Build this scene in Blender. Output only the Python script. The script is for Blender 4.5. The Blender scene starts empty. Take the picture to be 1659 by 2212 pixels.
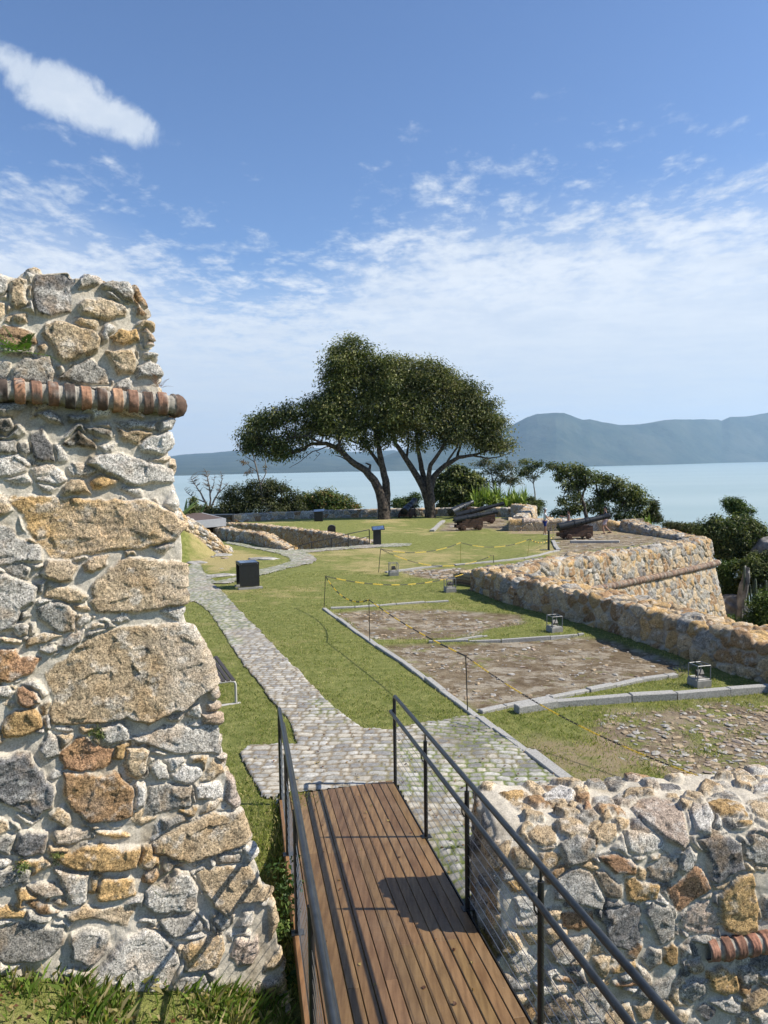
import bpy, bmesh, math, random
import numpy as np
from mathutils import Vector, Matrix
R = math.radians
rnd = random.Random(7)
S = bpy.context.scene
COL = S.collection

# ------------------------------------------------------------------ camera
EYE = 4.1                       # eye height above the courtyard at the foot of the ramp
FPX, CX, CY = 1597.7, 829.5, 1106.0
_p, _r = R(4.01), R(0.8)
cf = np.array([0, math.cos(_p), -math.sin(_p)]); _u0 = np.array([0, math.sin(_p), math.cos(_p)]); _r0 = np.array([1., 0, 0])
cr = _r0 * math.cos(_r) - _u0 * math.sin(_r); cu = _u0 * math.cos(_r) + _r0 * math.sin(_r)
CAM = np.array([0, 0, EYE])
cd = bpy.data.cameras.new('camera'); cam = bpy.data.objects.new('camera', cd); COL.objects.link(cam)
m = Matrix([[cr[0], cu[0], -cf[0], 0], [cr[1], cu[1], -cf[1], 0], [cr[2], cu[2], -cf[2], EYE], [0, 0, 0, 1]])
cam.matrix_world = m
cd.sensor_fit = 'VERTICAL'; cd.sensor_height = 24; cd.lens = 24 * FPX / 2212
cd.clip_start = 0.05; cd.clip_end = 80000
S.camera = cam
S.render.resolution_x, S.render.resolution_y = 768, 1024

# ------------------------------------------------------------------ light
SUN_EL, SUN_AZ = R(45), R(-3)            # azimuth measured from +x towards +y
sd = bpy.data.lights.new('sun', 'SUN'); sd.energy = 4.9; sd.angle = R(0.53); sd.color = (1.0, 0.93, 0.82)
sun = bpy.data.objects.new('sun', sd); COL.objects.link(sun)
_sv = Vector((math.cos(SUN_EL) * math.cos(SUN_AZ), math.cos(SUN_EL) * math.sin(SUN_AZ), math.sin(SUN_EL)))
sun.rotation_euler = _sv.to_track_quat('Z', 'Y').to_euler(); sun.location = (30, 0, 60)
S.view_settings.view_transform = 'Standard'; S.view_settings.look = 'None'
S.view_settings.gamma = 1.0; S.view_settings.use_curve_mapping = False
S.view_settings.exposure = 0.60
S.cycles.volume_bounces = 1; S.cycles.max_bounces = 6; S.cycles.diffuse_bounces = 3; S.cycles.glossy_bounces = 2
S.cycles.transmission_bounces = 3; S.cycles.transparent_max_bounces = 6
S.cycles.use_denoising = True; S.cycles.caustics_reflective = False; S.cycles.caustics_refractive = False


class NT:
    """small helper to write node trees as expressions"""
    def __init__(s, tree): s.t = tree; s.n = tree.nodes; s.l = tree.links
    def new(s, typ, **kw):
        n = s.n.new(typ)
        for k, v in kw.items(): setattr(n, k, v)
        return n
    def put(s, sock, v):
        if hasattr(v, 'is_linked') or isinstance(v, bpy.types.NodeSocket): s.l.new(v, sock)
        elif v is not None:
            try: sock.default_value = v
            except Exception: sock.default_value = (*v, 1) if len(v) == 3 else v
    def m(s, op, a, b=None, c=None, clamp=False):
        n = s.new('ShaderNodeMath', operation=op); n.use_clamp = clamp
        s.put(n.inputs[0], a)
        if b is not None: s.put(n.inputs[1], b)
        if c is not None: s.put(n.inputs[2], c)
        return n.outputs[0]
    def ss(s, x, a, b, lo=0., hi=1.):
        n = s.new('ShaderNodeMapRange', interpolation_type='SMOOTHSTEP')
        for i, v in enumerate((x, a, b, lo, hi)): s.put(n.inputs[i], v)
        return n.outputs[0]
    def lin(s, x, a, b, lo, hi):
        n = s.new('ShaderNodeMapRange'); n.clamp = True
        for i, v in enumerate((x, a, b, lo, hi)): s.put(n.inputs[i], v)
        return n.outputs[0]
    def mix(s, f, a, b, mode='MIX'):
        n = s.new('ShaderNodeMix', data_type='RGBA', blend_type=mode)
        s.put(n.inputs[0], f); s.put(n.inputs[6], a if isinstance(a, bpy.types.NodeSocket) else (*a[:3], 1)); s.put(n.inputs[7], b if isinstance(b, bpy.types.NodeSocket) else (*b[:3], 1))
        return n.outputs[2]
    def noise(s, co, scale, det=4., rough=.55, dist=0.):
        n = s.new('ShaderNodeTexNoise'); s.put(n.inputs['Vector'], co)
        n.inputs['Scale'].default_value = scale; n.inputs['Detail'].default_value = det
        n.inputs['Roughness'].default_value = rough; n.inputs['Distortion'].default_value = dist
        return n.outputs[0]
    def vor(s, co, scale, feature='F1', out='Distance'):
        n = s.new('ShaderNodeTexVoronoi', feature=feature); s.put(n.inputs['Vector'], co); n.inputs['Scale'].default_value = scale
        return n.outputs[out]
    def mapping(s, co, scale=(1, 1, 1), loc=(0, 0, 0), rot=(0, 0, 0)):
        n = s.new('ShaderNodeMapping'); s.put(n.inputs[0], co); n.inputs['Scale'].default_value = scale
        n.inputs['Location'].default_value = loc; n.inputs['Rotation'].default_value = rot
        return n.outputs[0]
    def comb(s, x, y, z):
        n = s.new('ShaderNodeCombineXYZ'); s.put(n.inputs[0], x); s.put(n.inputs[1], y); s.put(n.inputs[2], z); return n.outputs[0]


# ------------------------------------------------------------------ sky (world)
W = bpy.data.worlds.new('World'); S.world = W; W.use_nodes = True
t = NT(W.node_tree); t.n.clear()
out = t.new('ShaderNodeOutputWorld'); bg = t.new('ShaderNodeBackground'); t.l.new(bg.outputs[0], out.inputs[0])
sky = t.new('ShaderNodeTexSky', sky_type='NISHITA'); sky.sun_disc = False; sky.sun_elevation = SUN_EL
sky.sun_rotation = R(90) - SUN_AZ; sky.altitude = 100; sky.air_density = 1.0; sky.dust_density = 0.6; sky.ozone_density = 2.0
geo = t.new('ShaderNodeTexCoord'); sep = t.new('ShaderNodeSeparateXYZ'); t.l.new(geo.outputs['Generated'], sep.inputs[0])
X, Y, Z = sep.outputs
skyc = t.mix(1.0, sky.outputs[0], (1.22, 1.42, 1.74), 'MULTIPLY')
zz = t.m('MAXIMUM', t.m('ADD', Z, 0.05), 0.02)
qx, qy = t.m('DIVIDE', X, zz), t.m('DIVIDE', Y, zz)
q = t.comb(qx, qy, 0.)
az = t.m('ARCTAN2', X, Y)                                     # 0 straight ahead, + to the right
# height of the cloud bank's upper edge: high at the left and right, low between; lowered out of view to cut ambient light
gap = t.m('ABSOLUTE', t.m('ADD', az, 0.165)); edge = t.m('ADD', t.ss(gap, 0.02, 0.26, 0.300, 0.372), t.m('MULTIPLY', az, 0.01)); edge = t.m('SUBTRACT', t.m('SUBTRACT', edge, .012), t.ss(t.m('ABSOLUTE', az), .75, 1.5, 0., .30))
big = t.noise(t.mapping(q, (0.35, 0.8, 1)), 1.0, 5, .6); big = t.m('SUBTRACT', big, 0.5)
puff = t.noise(t.mapping(q, (5.5, 4.0, 1), rot=(0, 0, .25)), 1.0, 6, .62, .3)
puff2 = t.noise(t.mapping(q, (17, 12, 1), rot=(0, 0, .25)), 1.0, 5, .6)
dens = t.m('ADD', t.m('MULTIPLY', t.m('SUBTRACT', edge, Z), 9.0), t.m('MULTIPLY', big, 1.4))
dens = t.m('MINIMUM', dens, 1.15)
soft = t.ss(t.m('SUBTRACT', edge, Z), .0, .17, 1., .42)
dens = t.m('ADD', dens, t.m('MULTIPLY', soft, t.m('ADD', t.m('MULTIPLY', t.m('SUBTRACT', puff, .5), 3.4), t.m('MULTIPLY', t.m('SUBTRACT', puff2, .5), 1.7))))
cov = t.ss(dens, 0.05, 1.3, 0., 0.90)
# nothing but the odd wisp above the bank
veil = t.ss(Z, t.m('ADD', edge, -0.20), t.m('ADD', edge, -0.02), 0.90, 0.)
cov = t.m('MAXIMUM', cov, veil)
# a lens-shaped cloud high at the left
la = t.m('ADD', az, 0.378); lz = t.m('ADD', Z, -0.405)
la2 = t.m('ADD', la, t.m('MULTIPLY', lz, -.30)); lz2 = t.m('ADD', lz, t.m('MULTIPLY', la, .26))
le = t.m('ADD', t.m('POWER', t.m('ABSOLUTE', t.m('DIVIDE', la2, 0.110)), 1.5), t.m('POWER', t.m('ABSOLUTE', t.m('DIVIDE', lz2, 0.027)), 1.8))
ln = t.noise(t.mapping(geo.outputs['Generated'], (1, 1, 1)), 21.0, 8, .62, .3)
lens = t.ss(t.m('ADD', le, t.m('MULTIPLY', t.m('SUBTRACT', ln, .5), 2.6)), 1.25, 0.35, 0., 0.95)
cov = t.m('MAXIMUM', cov, lens)
shade = t.noise(t.mapping(q, (1.6, 1.9, 1), rot=(0, 0, .2)), 1.0, 7, .66)
sh = t.m('ADD', t.m('MULTIPLY', t.m('SUBTRACT', dens, .6), .35), t.m('MULTIPLY', t.m('SUBTRACT', shade, .5), 1.6))
low = t.ss(Z, 0.06, 0.24, 0.0, 1.0)
lowband = t.m('MULTIPLY', t.m('SUBTRACT', t.noise(t.mapping(geo.outputs['Generated'], (3, 3, 16)), 1.0, 5, .6), .5), 0.8)
cw = t.mix(low, (7.9, 8.5, 9.2), (10.2, 10.7, 11.3))
cw = t.mix(t.m('ADD', t.m('MULTIPLY', t.m('SUBTRACT', 1., low), lowband), 0., clamp=True), cw, (6.6, 7.4, 8.7))
cw = t.mix(t.ss(sh, -.5, .6, .85, 0.), cw, (6.9, 7.9, 9.4))
fin = t.mix(cov, skyc, cw)
below = t.ss(Z, -0.02, 0.0, 1., 0.)
fin = t.mix(below, fin, (3.0, 3.6, 4.0))
t.put(bg.inputs[0], fin); bg.inputs[1].default_value = 0.059


# ------------------------------------------------------------------ geometry helpers
def ray(dx, dy): return cf + cr * (dx - CX) / FPX - cu * (dy - CY) / FPX
def zg(y): return -0.02 * np.maximum(0, np.asarray(y) - 9.)
def gnd(dx, dy, dz=0.):
    d = ray(dx, dy); tt = EYE / -d[2]
    for _ in range(40):
        P = CAM + d * tt; tt = (float(zg(P[1])) + dz - EYE) / d[2]
    return CAM + d * tt
def aty(dx, dy, Yv):
    d = ray(dx, dy); return CAM + d * (Yv / d[1])

def tag(o, label=None, cat=None, group=None, kind=None):
    if label: o['label'] = label
    if cat: o['category'] = cat
    if group: o['group'] = group
    if kind: o['kind'] = kind
    return o
def empty(name, loc=(0, 0, 0), rz=0.):
    o = bpy.data.objects.new(name, None); COL.objects.link(o); o.location = tuple(float(v) for v in loc); o.rotation_euler = (0, 0, rz)
    o.empty_display_size = .2
    return o
def link(name, me, mat=None, parent=None):
    if mat is not None and not me.materials: me.materials.append(mat)
    o = bpy.data.objects.new(name, me); COL.objects.link(o)
    if parent is not None: o.parent = parent
    return o
def npmesh(name, V, Fq, col=None, smooth=True, extra=None):
    """mesh from numpy arrays; faces all quads or all tris; col = per-vertex linear colour"""
    V = np.asarray(V, np.float32); Fq = np.asarray(Fq, np.int32); k = Fq.shape[1]
    me = bpy.data.meshes.new(name)
    me.vertices.add(len(V)); me.vertices.foreach_set('co', V.ravel())
    me.loops.add(Fq.size); me.loops.foreach_set('vertex_index', Fq.ravel())
    me.polygons.add(len(Fq)); me.polygons.foreach_set('loop_start', np.arange(0, Fq.size, k, dtype=np.int32))
    me.polygons.foreach_set('loop_total', np.full(len(Fq), k, np.int32))
    me.polygons.foreach_set('use_smooth', np.full(len(Fq), smooth))
    me.update(calc_edges=True)
    for nm, c in ((('Col', col),) + tuple((extra or {}).items())):
        if c is None: continue
        a = me.color_attributes.new(nm, 'FLOAT_COLOR', 'POINT')
        c4 = np.ones((len(V), 4), np.float32); c4[:, :3] = c; a.data.foreach_set('color', c4.ravel())
    return me

class MB:
    """collects simple solids into one mesh"""
    def __init__(s): s.v = []; s.f = []; s.c = []; s.sm = []
    def add(s, v, f, c=None, smooth=False):
        b = len(s.v); s.v += [tuple(float(k) for k in p) for p in v]; s.f += [tuple(i + b for i in q) for q in f]
        s.c += [c or (1, 1, 1)] * len(v); s.sm += [smooth] * len(f); return s
    def box(s, c, size, rot=None, col=None, bev=0.):
        x, y, z = [k / 2 for k in size]
        if bev:
            pts = []; 
            for k, (zz_, b) in enumerate(((-z, bev), (-z + bev, 0), (z - bev, 0), (z, bev))):
                bb = b + 0
                pts += [(-x + bb + bev * 0, -y + bb, zz_), (x - bb, -y + bb, zz_), (x - bb, y - bb, zz_), (-x + bb, y - bb, zz_)]
            f = [(3, 2, 1, 0), (12, 13, 14, 15)]
            for k in range(3):
                for i in range(4): f.append((k * 4 + i, k * 4 + (i + 1) % 4, k * 4 + 4 + (i + 1) % 4, k * 4 + 4 + i))
        else:
            pts = [(-x, -y, -z), (x, -y, -z), (x, y, -z), (-x, y, -z), (-x, -y, z), (x, -y, z), (x, y, z), (-x, y, z)]
            f = [(3, 2, 1, 0), (4, 5, 6, 7), (0, 1, 5, 4), (1, 2, 6, 5), (2, 3, 7, 6), (3, 0, 4, 7)]
        M = (rot if rot is not None else Matrix.Identity(3))
        cc = Vector([float(k) for k in c])
        return s.add([tuple(M @ Vector(p) + cc) for p in pts], f, col)
    def tube(s, pts, r, n=8, col=None, caps=True):
        pts = [Vector([float(k) for k in p]) for p in pts]; rs = r if isinstance(r, (list, tuple)) else [r] * len(pts)
        vv = []; ff = []; up = None
        for i, p in enumerate(pts):
            d = (pts[min(i + 1, len(pts) - 1)] - pts[max(i - 1, 0)]).normalized()
            if up is None: up = d.orthogonal().normalized()
            a = (up - d * up.dot(d)).normalized(); b = d.cross(a); up = a
            for k in range(n):
                th = 2 * math.pi * k / n; vv.append(p + (a * math.cos(th) + b * math.sin(th)) * rs[i])
        for i in range(len(pts) - 1):
            for k in range(n): ff.append((i * n + k, i * n + (k + 1) % n, (i + 1) * n + (k + 1) % n, (i + 1) * n + k))
        if caps: ff.append(tuple(range(n - 1, -1, -1))); ff.append(tuple((len(pts) - 1) * n + k for k in range(n)))
        return s.add(vv, ff, col, True)
    def lathe(s, prof, origin, axis, n=20, col=None):
        o = Vector([float(k) for k in origin]); d = Vector(axis).normalized(); a = d.orthogonal().normalized(); b = d.cross(a); vv = []; ff = []
        for (h, r) in prof:
            for k in range(n):
                th = 2 * math.pi * k / n; vv.append(o + d * h + (a * math.cos(th) + b * math.sin(th)) * max(r, 1e-4))
        for i in range(len(prof) - 1):
            for k in range(n): ff.append((i * n + k, i * n + (k + 1) % n, (i + 1) * n + (k + 1) % n, (i + 1) * n + k))
        return s.add(vv, ff, col, True)
    def prism(s, poly, t0, t1, M, o, col=None):
        """polygon in the local xz plane, extruded along local y"""
        o = Vector([float(k) for k in o]); n = len(poly)
        vv = [M @ Vector((x, t0, z)) + o for x, z in poly] + [M @ Vector((x, t1, z)) + o for x, z in poly]
        ff = [tuple(range(n)), tuple(range(2 * n - 1, n - 1, -1))] + [(i, i + n, (i + 1) % n + n, (i + 1) % n) for i in range(n)]
        return s.add(vv, ff, col)
    def build(s, name, mat, parent=None, col=False):
        me = bpy.data.meshes.new(name); me.from_pydata(s.v, [], s.f)
        me.polygons.foreach_set('use_smooth', s.sm)
        if col:
            a = me.color_attributes.new('Col', 'FLOAT_COLOR', 'POINT'); c4 = np.ones((len(s.v), 4), np.float32); c4[:, :3] = s.c; a.data.foreach_set('color', c4.ravel())
        me.update()
        if any(s.sm):
            try: me.set_sharp_from_angle(angle=R(40))
            except Exception: pass
        return link(name, me, mat, parent)

# ------------------------------------------------------------------ numpy noise
def _h(ix, iy, seed):
    n = (ix.astype(np.int64) * 374761393 + iy.astype(np.int64) * 668265263 + seed * 1442695041) & 0xffffffff
    n = ((n ^ (n >> 13)) * 1274126177) & 0xffffffff
    n = ((n ^ (n >> 16)) * 2246822519) & 0xffffffff
    return ((n ^ (n >> 15)) & 0xffffff).astype(np.float64) / 0xffffff
def vn(x, y, seed=0):
    ix = np.floor(x); iy = np.floor(y); fx = x - ix; fy = y - iy; fx = fx * fx * (3 - 2 * fx); fy = fy * fy * (3 - 2 * fy)
    ix = ix.astype(np.int64); iy = iy.astype(np.int64)
    a = _h(ix, iy, seed); b = _h(ix + 1, iy, seed); c = _h(ix, iy + 1, seed); d = _h(ix + 1, iy + 1, seed)
    return (a * (1 - fx) + b * fx) * (1 - fy) + (c * (1 - fx) + d * fx) * fy
def fbm(x, y, oct=4, seed=0, g=.5):
    s = 0; a = 1; tt = 0
    for k in range(oct):
        s = s + a * (vn(x * 2 ** k + 17.3 * k, y * 2 ** k - 9.1 * k, seed + k) - .5); tt += a; a *= g
    return s / tt * 2
def cells(x, y, seed, jit=.85, wt=.0, rng=1):
    ix = np.floor(x).astype(np.int64); iy = np.floor(y).astype(np.int64)
    f1 = np.full(x.shape, 9.); f2 = np.full(x.shape, 9.); cid = np.zeros(x.shape); px = np.zeros(x.shape); py = np.zeros(x.shape)
    for dx in range(-rng, rng + 1):
        for dy in range(-rng, rng + 1):
            jx = ix + dx; jy = iy + dy
            qx = jx + .5 + jit * (_h(jx, jy, seed) - .5); qy = jy + .5 + jit * (_h(jx, jy, seed + 5) - .5)
            w = _h(jx, jy, seed + 9); d = np.hypot(x - qx, y - qy) - wt * w
            c = _h(jx, jy, seed + 13)
            new = d < f1
            f2 = np.where(new, f1, np.minimum(f2, d)); cid = np.where(new, c, cid)
            px = np.where(new, qx, px); py = np.where(new, qy, py); f1 = np.where(new, d, f1)
    return f1, f2, cid, px, py
def sdpoly(x, y, poly):
    """signed distance, positive inside"""
    P = np.asarray(poly, float); d = np.full(x.shape, 1e9); ins = np.zeros(x.shape, bool)
    for i in range(len(P)):
        a = P[i]; b = P[(i + 1) % len(P)]; e = b - a; wx = x - a[0]; wy = y - a[1]
        tt = np.clip((wx * e[0] + wy * e[1]) / max(e @ e, 1e-12), 0, 1)
        d = np.minimum(d, np.hypot(wx - e[0] * tt, wy - e[1] * tt))
        c = ((a[1] > y) != (b[1] > y))
        with np.errstate(divide='ignore', invalid='ignore'):
            xx = (b[0] - a[0]) * (y - a[1]) / (b[1] - a[1] if b[1] != a[1] else 1e-12) + a[0]
        ins ^= (c & (x < xx))
    return np.where(ins, d, -d)
def sst(x, a, b): k = np.clip((x - a) / (b - a), 0, 1); return k * k * (3 - 2 * k)

PAL = dict(o=(.40, .265, .12), t=(.41, .315, .20), b=(.27, .17, .09), r=(.33, .195, .11), g=(.25, .235, .205), d=(.15, .145, .14),
           l=(.40, .375, .33), w=(.50, .47, .42), p=(.39, .31, .245), k=(.085, .07, .05))
def relief(U, V, traced=(), size=.2, aspect=1.3, seed=1, gap=.013, prot=(.02, .05), mix='tttoollgbr', mortar=(.50, .475, .425), rough=1., auto=True,
           tight=0., bevel=.035, warp=.10, keep=0., fs=1., fa=1.):
    """height and colour of rubble masonry in mortar over the wall coordinates U, V (metres)"""
    shp = U.shape; U = U.ravel(); V = V.ravel()
    wu = U + .012 * fbm(U * 18, V * 18, 3, seed + 70) + .026 * fbm(U * 6, V * 6, 2, seed + 71); wv = V + .012 * fbm(U * 18, V * 18, 3, seed + 75) + .026 * fbm(U * 6, V * 6, 2, seed + 76)
    ed = np.full(U.shape, -1.); cx = np.zeros(U.shape); cy = np.zeros(U.shape); sid = np.zeros(U.shape); base = np.zeros((U.size, 3))
    trd = np.full(U.shape, -1.)
    for i, (c, poly) in enumerate(traced):
        P = np.asarray(poly); m0 = P.min(0) - .12; m1 = P.max(0) + .12
        k = np.where((U > m0[0]) & (U < m1[0]) & (V > m0[1]) & (V < m1[1]))[0]
        if not len(k): continue
        d = sdpoly(wu[k], wv[k], P); up = d > ed[k]; kk = k[up]
        ed[kk] = d[up]; cx[kk], cy[kk] = P.mean(0); sid[kk] = (i * .6180339) % 1; base[kk] = PAL[c]; trd[k] = np.maximum(trd[k], d)
    if auto:
        a = wu / (size * aspect) + warp * 4 * fbm(U / size * .35, V / size * .35, 2, seed + 50); b = wv / size + warp * 4 * fbm(U / size * .35 + 9, V / size * .35, 2, seed + 51)
        f1, f2, cid, px, py = cells(a, b, seed, .92, .16)
        e2 = (f2 - f1) * .5 * size - tight
        if len(traced): e2 = np.minimum(e2, -trd - gap * 1.2)
        k = (ed < 0) & (e2 > ed) & (((cid * 7.31) % 1) >= keep)
        ed = np.where(k, e2, ed); sid = np.where(k, cid, sid)
        cx = np.where(k, U - (a - px) * size * aspect, cx); cy = np.where(k, V - (b - py) * size, cy)
        pal = np.array([PAL[c] for c in mix]); base[k] = pal[(cid[k] * len(mix)).astype(int) % len(mix)]
    e = ed - np.where(trd >= ed - 1e-9, -.007, gap)
    r1 = (sid * 91.7) % 1; r2 = (sid * 57.3) % 1; r3 = (sid * 133.1) % 1
    prof = 1 - (1 - np.clip(e / bevel, 0, 1)) ** 2.6
    fx = U / (.15 * fs) + .45 * fbm(U * 4 / fs, V * 4 / fs, 2, seed + 30); fy = V / (.11 * fs) + .45 * fbm(U * 4 / fs, V * 4 / fs, 2, seed + 31)
    _, _, fc, qx, qy = cells(fx, fy, seed + 3)
    facet = ((fc * 37 % 1 - .5) * (fx - qx) + (fc * 71 % 1 - .5) * (fy - qy)) * .034 * fs * fa + (fc - .5) * .006 * fa + fbm(U * 5, V * 5, 3, seed + 35) * .010
    fine = fbm(U * 40, V * 40, 4, seed + 21, .65) * .0062
    h = prof * (prot[0] + (prot[1] - prot[0]) * r1) + prof * ((r2 - .5) * (U - cx) * .28 + (r3 - .5) * (V - cy) * .28) + rough * (facet + fine) * sst(e, 0, .03)
    mort = fbm(U * 6, V * 6, 3, seed + 40) * .016 + fbm(U * 26, V * 26, 4, seed + 41, .65) * .0042
    st = sst(e, 0, .006)
    h = h * st + mort * (1 - .5 * st)
    # colour
    br = (.82 + .4 * r3)[:, None]; c = base * br
    m1 = sst(fbm(U * 7, V * 7, 4, seed + 60), .0, .5)[:, None]; c = c * (1 - .42 * m1) + np.array([.36, .225, .10]) * .42 * m1 * br if True else c
    m2 = sst(fbm(U * 10 + 40, V * 13, 5, seed + 61, .6), .12, .5)[:, None]; c = c * (1 - .45 * m2) + np.array([.55, .53, .48]) * .45 * m2
    m3 = sst(fbm(U * 16 + 80, V * 22, 4, seed + 62, .6), .2, .6)[:, None]; c = c * (1 - .6 * m3)
    c = c * (1 + .35 * fbm(U * 90, V * 90, 3, seed + 63))[:, None]
    mc = np.array(mortar) * (1 + .22 * fbm(U * 8, V * 8, 5, seed + 64, .6) + .12 * fbm(U * 60, V * 60, 2, seed + 66))[:, None]
    dk = sst(fbm(U * 3.3 + 5, V * 2.2, 4, seed + 65), .15, .6)[:, None]; mc = mc * (1 - .38 * dk * np.array([.85, .95, 1.1]))
    sm = sst(e + .020 * fbm(U * 22, V * 22, 4, seed + 67, .6) + .016 * fbm(U * 5, V * 5, 2, seed + 68), -.002, .014)[:, None]
    c = c * sm + mc * (1 - sm)
    relief.sm = np.repeat(sm.reshape(shp + (1,)), 3, -1)
    return h.reshape(shp), np.clip(c, .015, .8).reshape(shp + (3,))

def gridfaces(nu, nv, mask=None):
    i = np.arange(nu * nv).reshape(nu, nv)
    f = np.stack([i[:-1, :-1], i[1:, :-1], i[1:, 1:], i[:-1, 1:]], -1)
    return f.reshape(-1, 4) if mask is None else f[mask]
def gnormals(P):
    du = np.gradient(P, axis=0); dv = np.gradient(P, axis=1); n = np.cross(du, dv)
    return n / np.maximum(np.linalg.norm(n, axis=-1, keepdims=True), 1e-9)
def blur(P, ax, k):
    if k < 1: return P
    pad = [(0, 0)] * P.ndim; pad[ax] = (k, k); Q = np.pad(P, pad, mode='edge'); Q = np.cumsum(Q, ax)
    a = np.take(Q, range(2 * k, Q.shape[ax]), ax); b = np.concatenate([np.zeros_like(np.take(Q, [0], ax)), np.take(Q, range(0, Q.shape[ax] - 2 * k - 1), ax)], ax)
    return (a - b) / (2 * k + 1)
def resample(pts, res):
    pts = np.asarray(pts, float); seg = np.linalg.norm(np.diff(pts[:, :2], axis=0), axis=1); s = np.concatenate([[0], np.cumsum(seg)])
    n = max(2, int(round(s[-1] / res)) + 1); q_ = np.linspace(0, s[-1], n)
    return q_, np.stack([np.interp(q_, s, pts[:, k]) for k in range(pts.shape[1])], 1)

def wall(name, label, cat, path, prof, res, seed, group=None, parent=None, mat=None, capends=True, rnd_c=.06, zjag=0., traced=(), **kw):
    """path: (x, y, zbase, ztop) rows; prof: (offset to the right of the path, k, dz) with z = zbase + k*(ztop-zbase) + dz"""
    s_, pp = resample(path, res); pr = np.asarray(prof, float)
    zmid = np.mean([a[3] - a[2] for a in path]); p2 = np.stack([pr[:, 0], pr[:, 1] * zmid + pr[:, 2], pr[:, 1], pr[:, 2]], 1)
    w_, q_ = resample(p2, res)
    q_ = blur(q_, 0, max(1, int(rnd_c / res)))
    tg = np.gradient(pp[:, :2], axis=0); tg = blur(tg, 0, max(1, int(.15 / res))); tg /= np.linalg.norm(tg, axis=1, keepdims=True)
    nr = np.stack([tg[:, 1], -tg[:, 0]], 1)
    top = pp[:, 3] + (zjag * fbm(s_ * 2.2, s_ * 0 + seed, 4, seed + 90) if zjag else 0)
    P = np.zeros((len(s_), len(w_), 3))
    P[..., :2] = pp[:, None, :2] + nr[:, None] * q_[None, :, 0:1]
    P[..., 2] = pp[:, None, 2] + q_[None, :, 2] * (top - pp[:, 2])[:, None] + q_[None, :, 3]
    N = gnormals(P)
    U = np.repeat(s_[:, None], len(w_), 1); Vv = np.repeat(w_[None], len(s_), 0)
    h, c = relief(U, Vv, traced, seed=seed, **kw)
    P = P + N * h[..., None]
    V = P.reshape(-1, 3); Fq = gridfaces(*U.shape)
    if capends:                       # close both ends: rows pulled to the section's middle
        cc = c.reshape(-1, 3); cols = [cc]; sms = [relief.sm.reshape(-1, 3)]; vs = [V]; fs = [Fq]
        for row in (0, len(s_) - 1):
            nv = len(w_); ring = P[row]; cen = ring.mean(0); 
            base_i = sum(len(a) for a in vs); K = 8; smr = relief.sm[row]
            lay = [ring * (1 - k / K) + np.array([cen[0], cen[1], 0]) * (k / K) + np.array([0, 0, 1]) * (ring[:, 2:3] * (k / K) * 1.0) for k in range(1, K + 1)]
            idx_prev = row * nv + np.arange(nv)
            for L in lay:
                vs.append(L + .02 * rnd.random()); cols.append(c[row] * .95); sms.append(smr); ii = base_i + np.arange(nv); base_i += nv
                q4 = np.stack([idx_prev[:-1], idx_prev[1:], ii[1:], ii[:-1]], 1)
                fs.append(q4 if row else q4[:, ::-1]); idx_prev = ii
        V = np.concatenate(vs); Fq = np.concatenate(fs); cl = np.concatenate(cols); sm_a = np.concatenate(sms)
    else: cl = c.reshape(-1, 3); sm_a = relief.sm.reshape(-1, 3)
    o = link(name, npmesh(name, V, Fq, cl, True, dict(Sm=sm_a)), mat or M_STONE, parent)
    if parent is None: tag(o, label, cat, group)
    return o

# ------------------------------------------------------------------ materials
def mat(name, base=(.5, .5, .5), rough=.6, metal=0., spec=.5):
    m_ = bpy.data.materials.new(name); m_.use_nodes = True; tt = NT(m_.node_tree)
    b = m_.node_tree.nodes['Principled BSDF']; b.inputs['Base Color'].default_value = (*base, 1); b.inputs['Roughness'].default_value = rough
    b.inputs['Metallic'].default_value = metal; b.inputs['Specular IOR Level'].default_value = spec
    return m_, tt, b
def bump(tt, b, h, dist, strength=1.):
    n = tt.new('ShaderNodeBump'); n.inputs['Strength'].default_value = strength; n.inputs['Distance'].default_value = dist
    tt.put(n.inputs['Height'], h); tt.l.new(n.outputs[0], b.inputs['Normal'])
def vcol(tt, nm='Col'):
    return tt.new('ShaderNodeVertexColor', layer_name=nm).outputs[0]
def objco(tt): return tt.new('ShaderNodeTexCoord').outputs['Object']

def stone_mat(name, grain, dist):
    m_, tt, b = mat(name, rough=.93, spec=.25); co = objco(tt)
    g = tt.noise(co, grain, 3, .7); v = tt.vor(co, grain * .8, out='Color'); bw = tt.new('ShaderNodeRGBToBW'); tt.l.new(v, bw.inputs[0])
    sp = tt.m('ADD', tt.m('MULTIPLY', tt.m('SUBTRACT', g, .5), 3.4), tt.m('MULTIPLY', tt.m('SUBTRACT', bw.outputs[0], .5), 1.05)); al = tt.new('ShaderNodeVertexColor', layer_name='Sm').outputs[0]; bs = tt.new('ShaderNodeRGBToBW'); tt.l.new(al, bs.inputs[0]); sm_ = tt.lin(bs.outputs[0], 0., 1., .34, 1.); sp = tt.m('MULTIPLY', sp, sm_)
    f = tt.m('ADD', 1.0, sp); tt.put(b.inputs['Base Color'], tt.mix(1., vcol(tt), tt.comb(f, f, f), 'MULTIPLY'))
    bump(tt, b, tt.m('MULTIPLY', tt.m('ADD', tt.noise(co, grain * .5, 5, .65), tt.m('MULTIPLY', g, .5)), sm_), dist, .9)
    return m_
M_STONE = stone_mat('rubble_masonry', 110, .010)
M_STONE_FAR = stone_mat('rubble_masonry_far', 26, .03)
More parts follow.
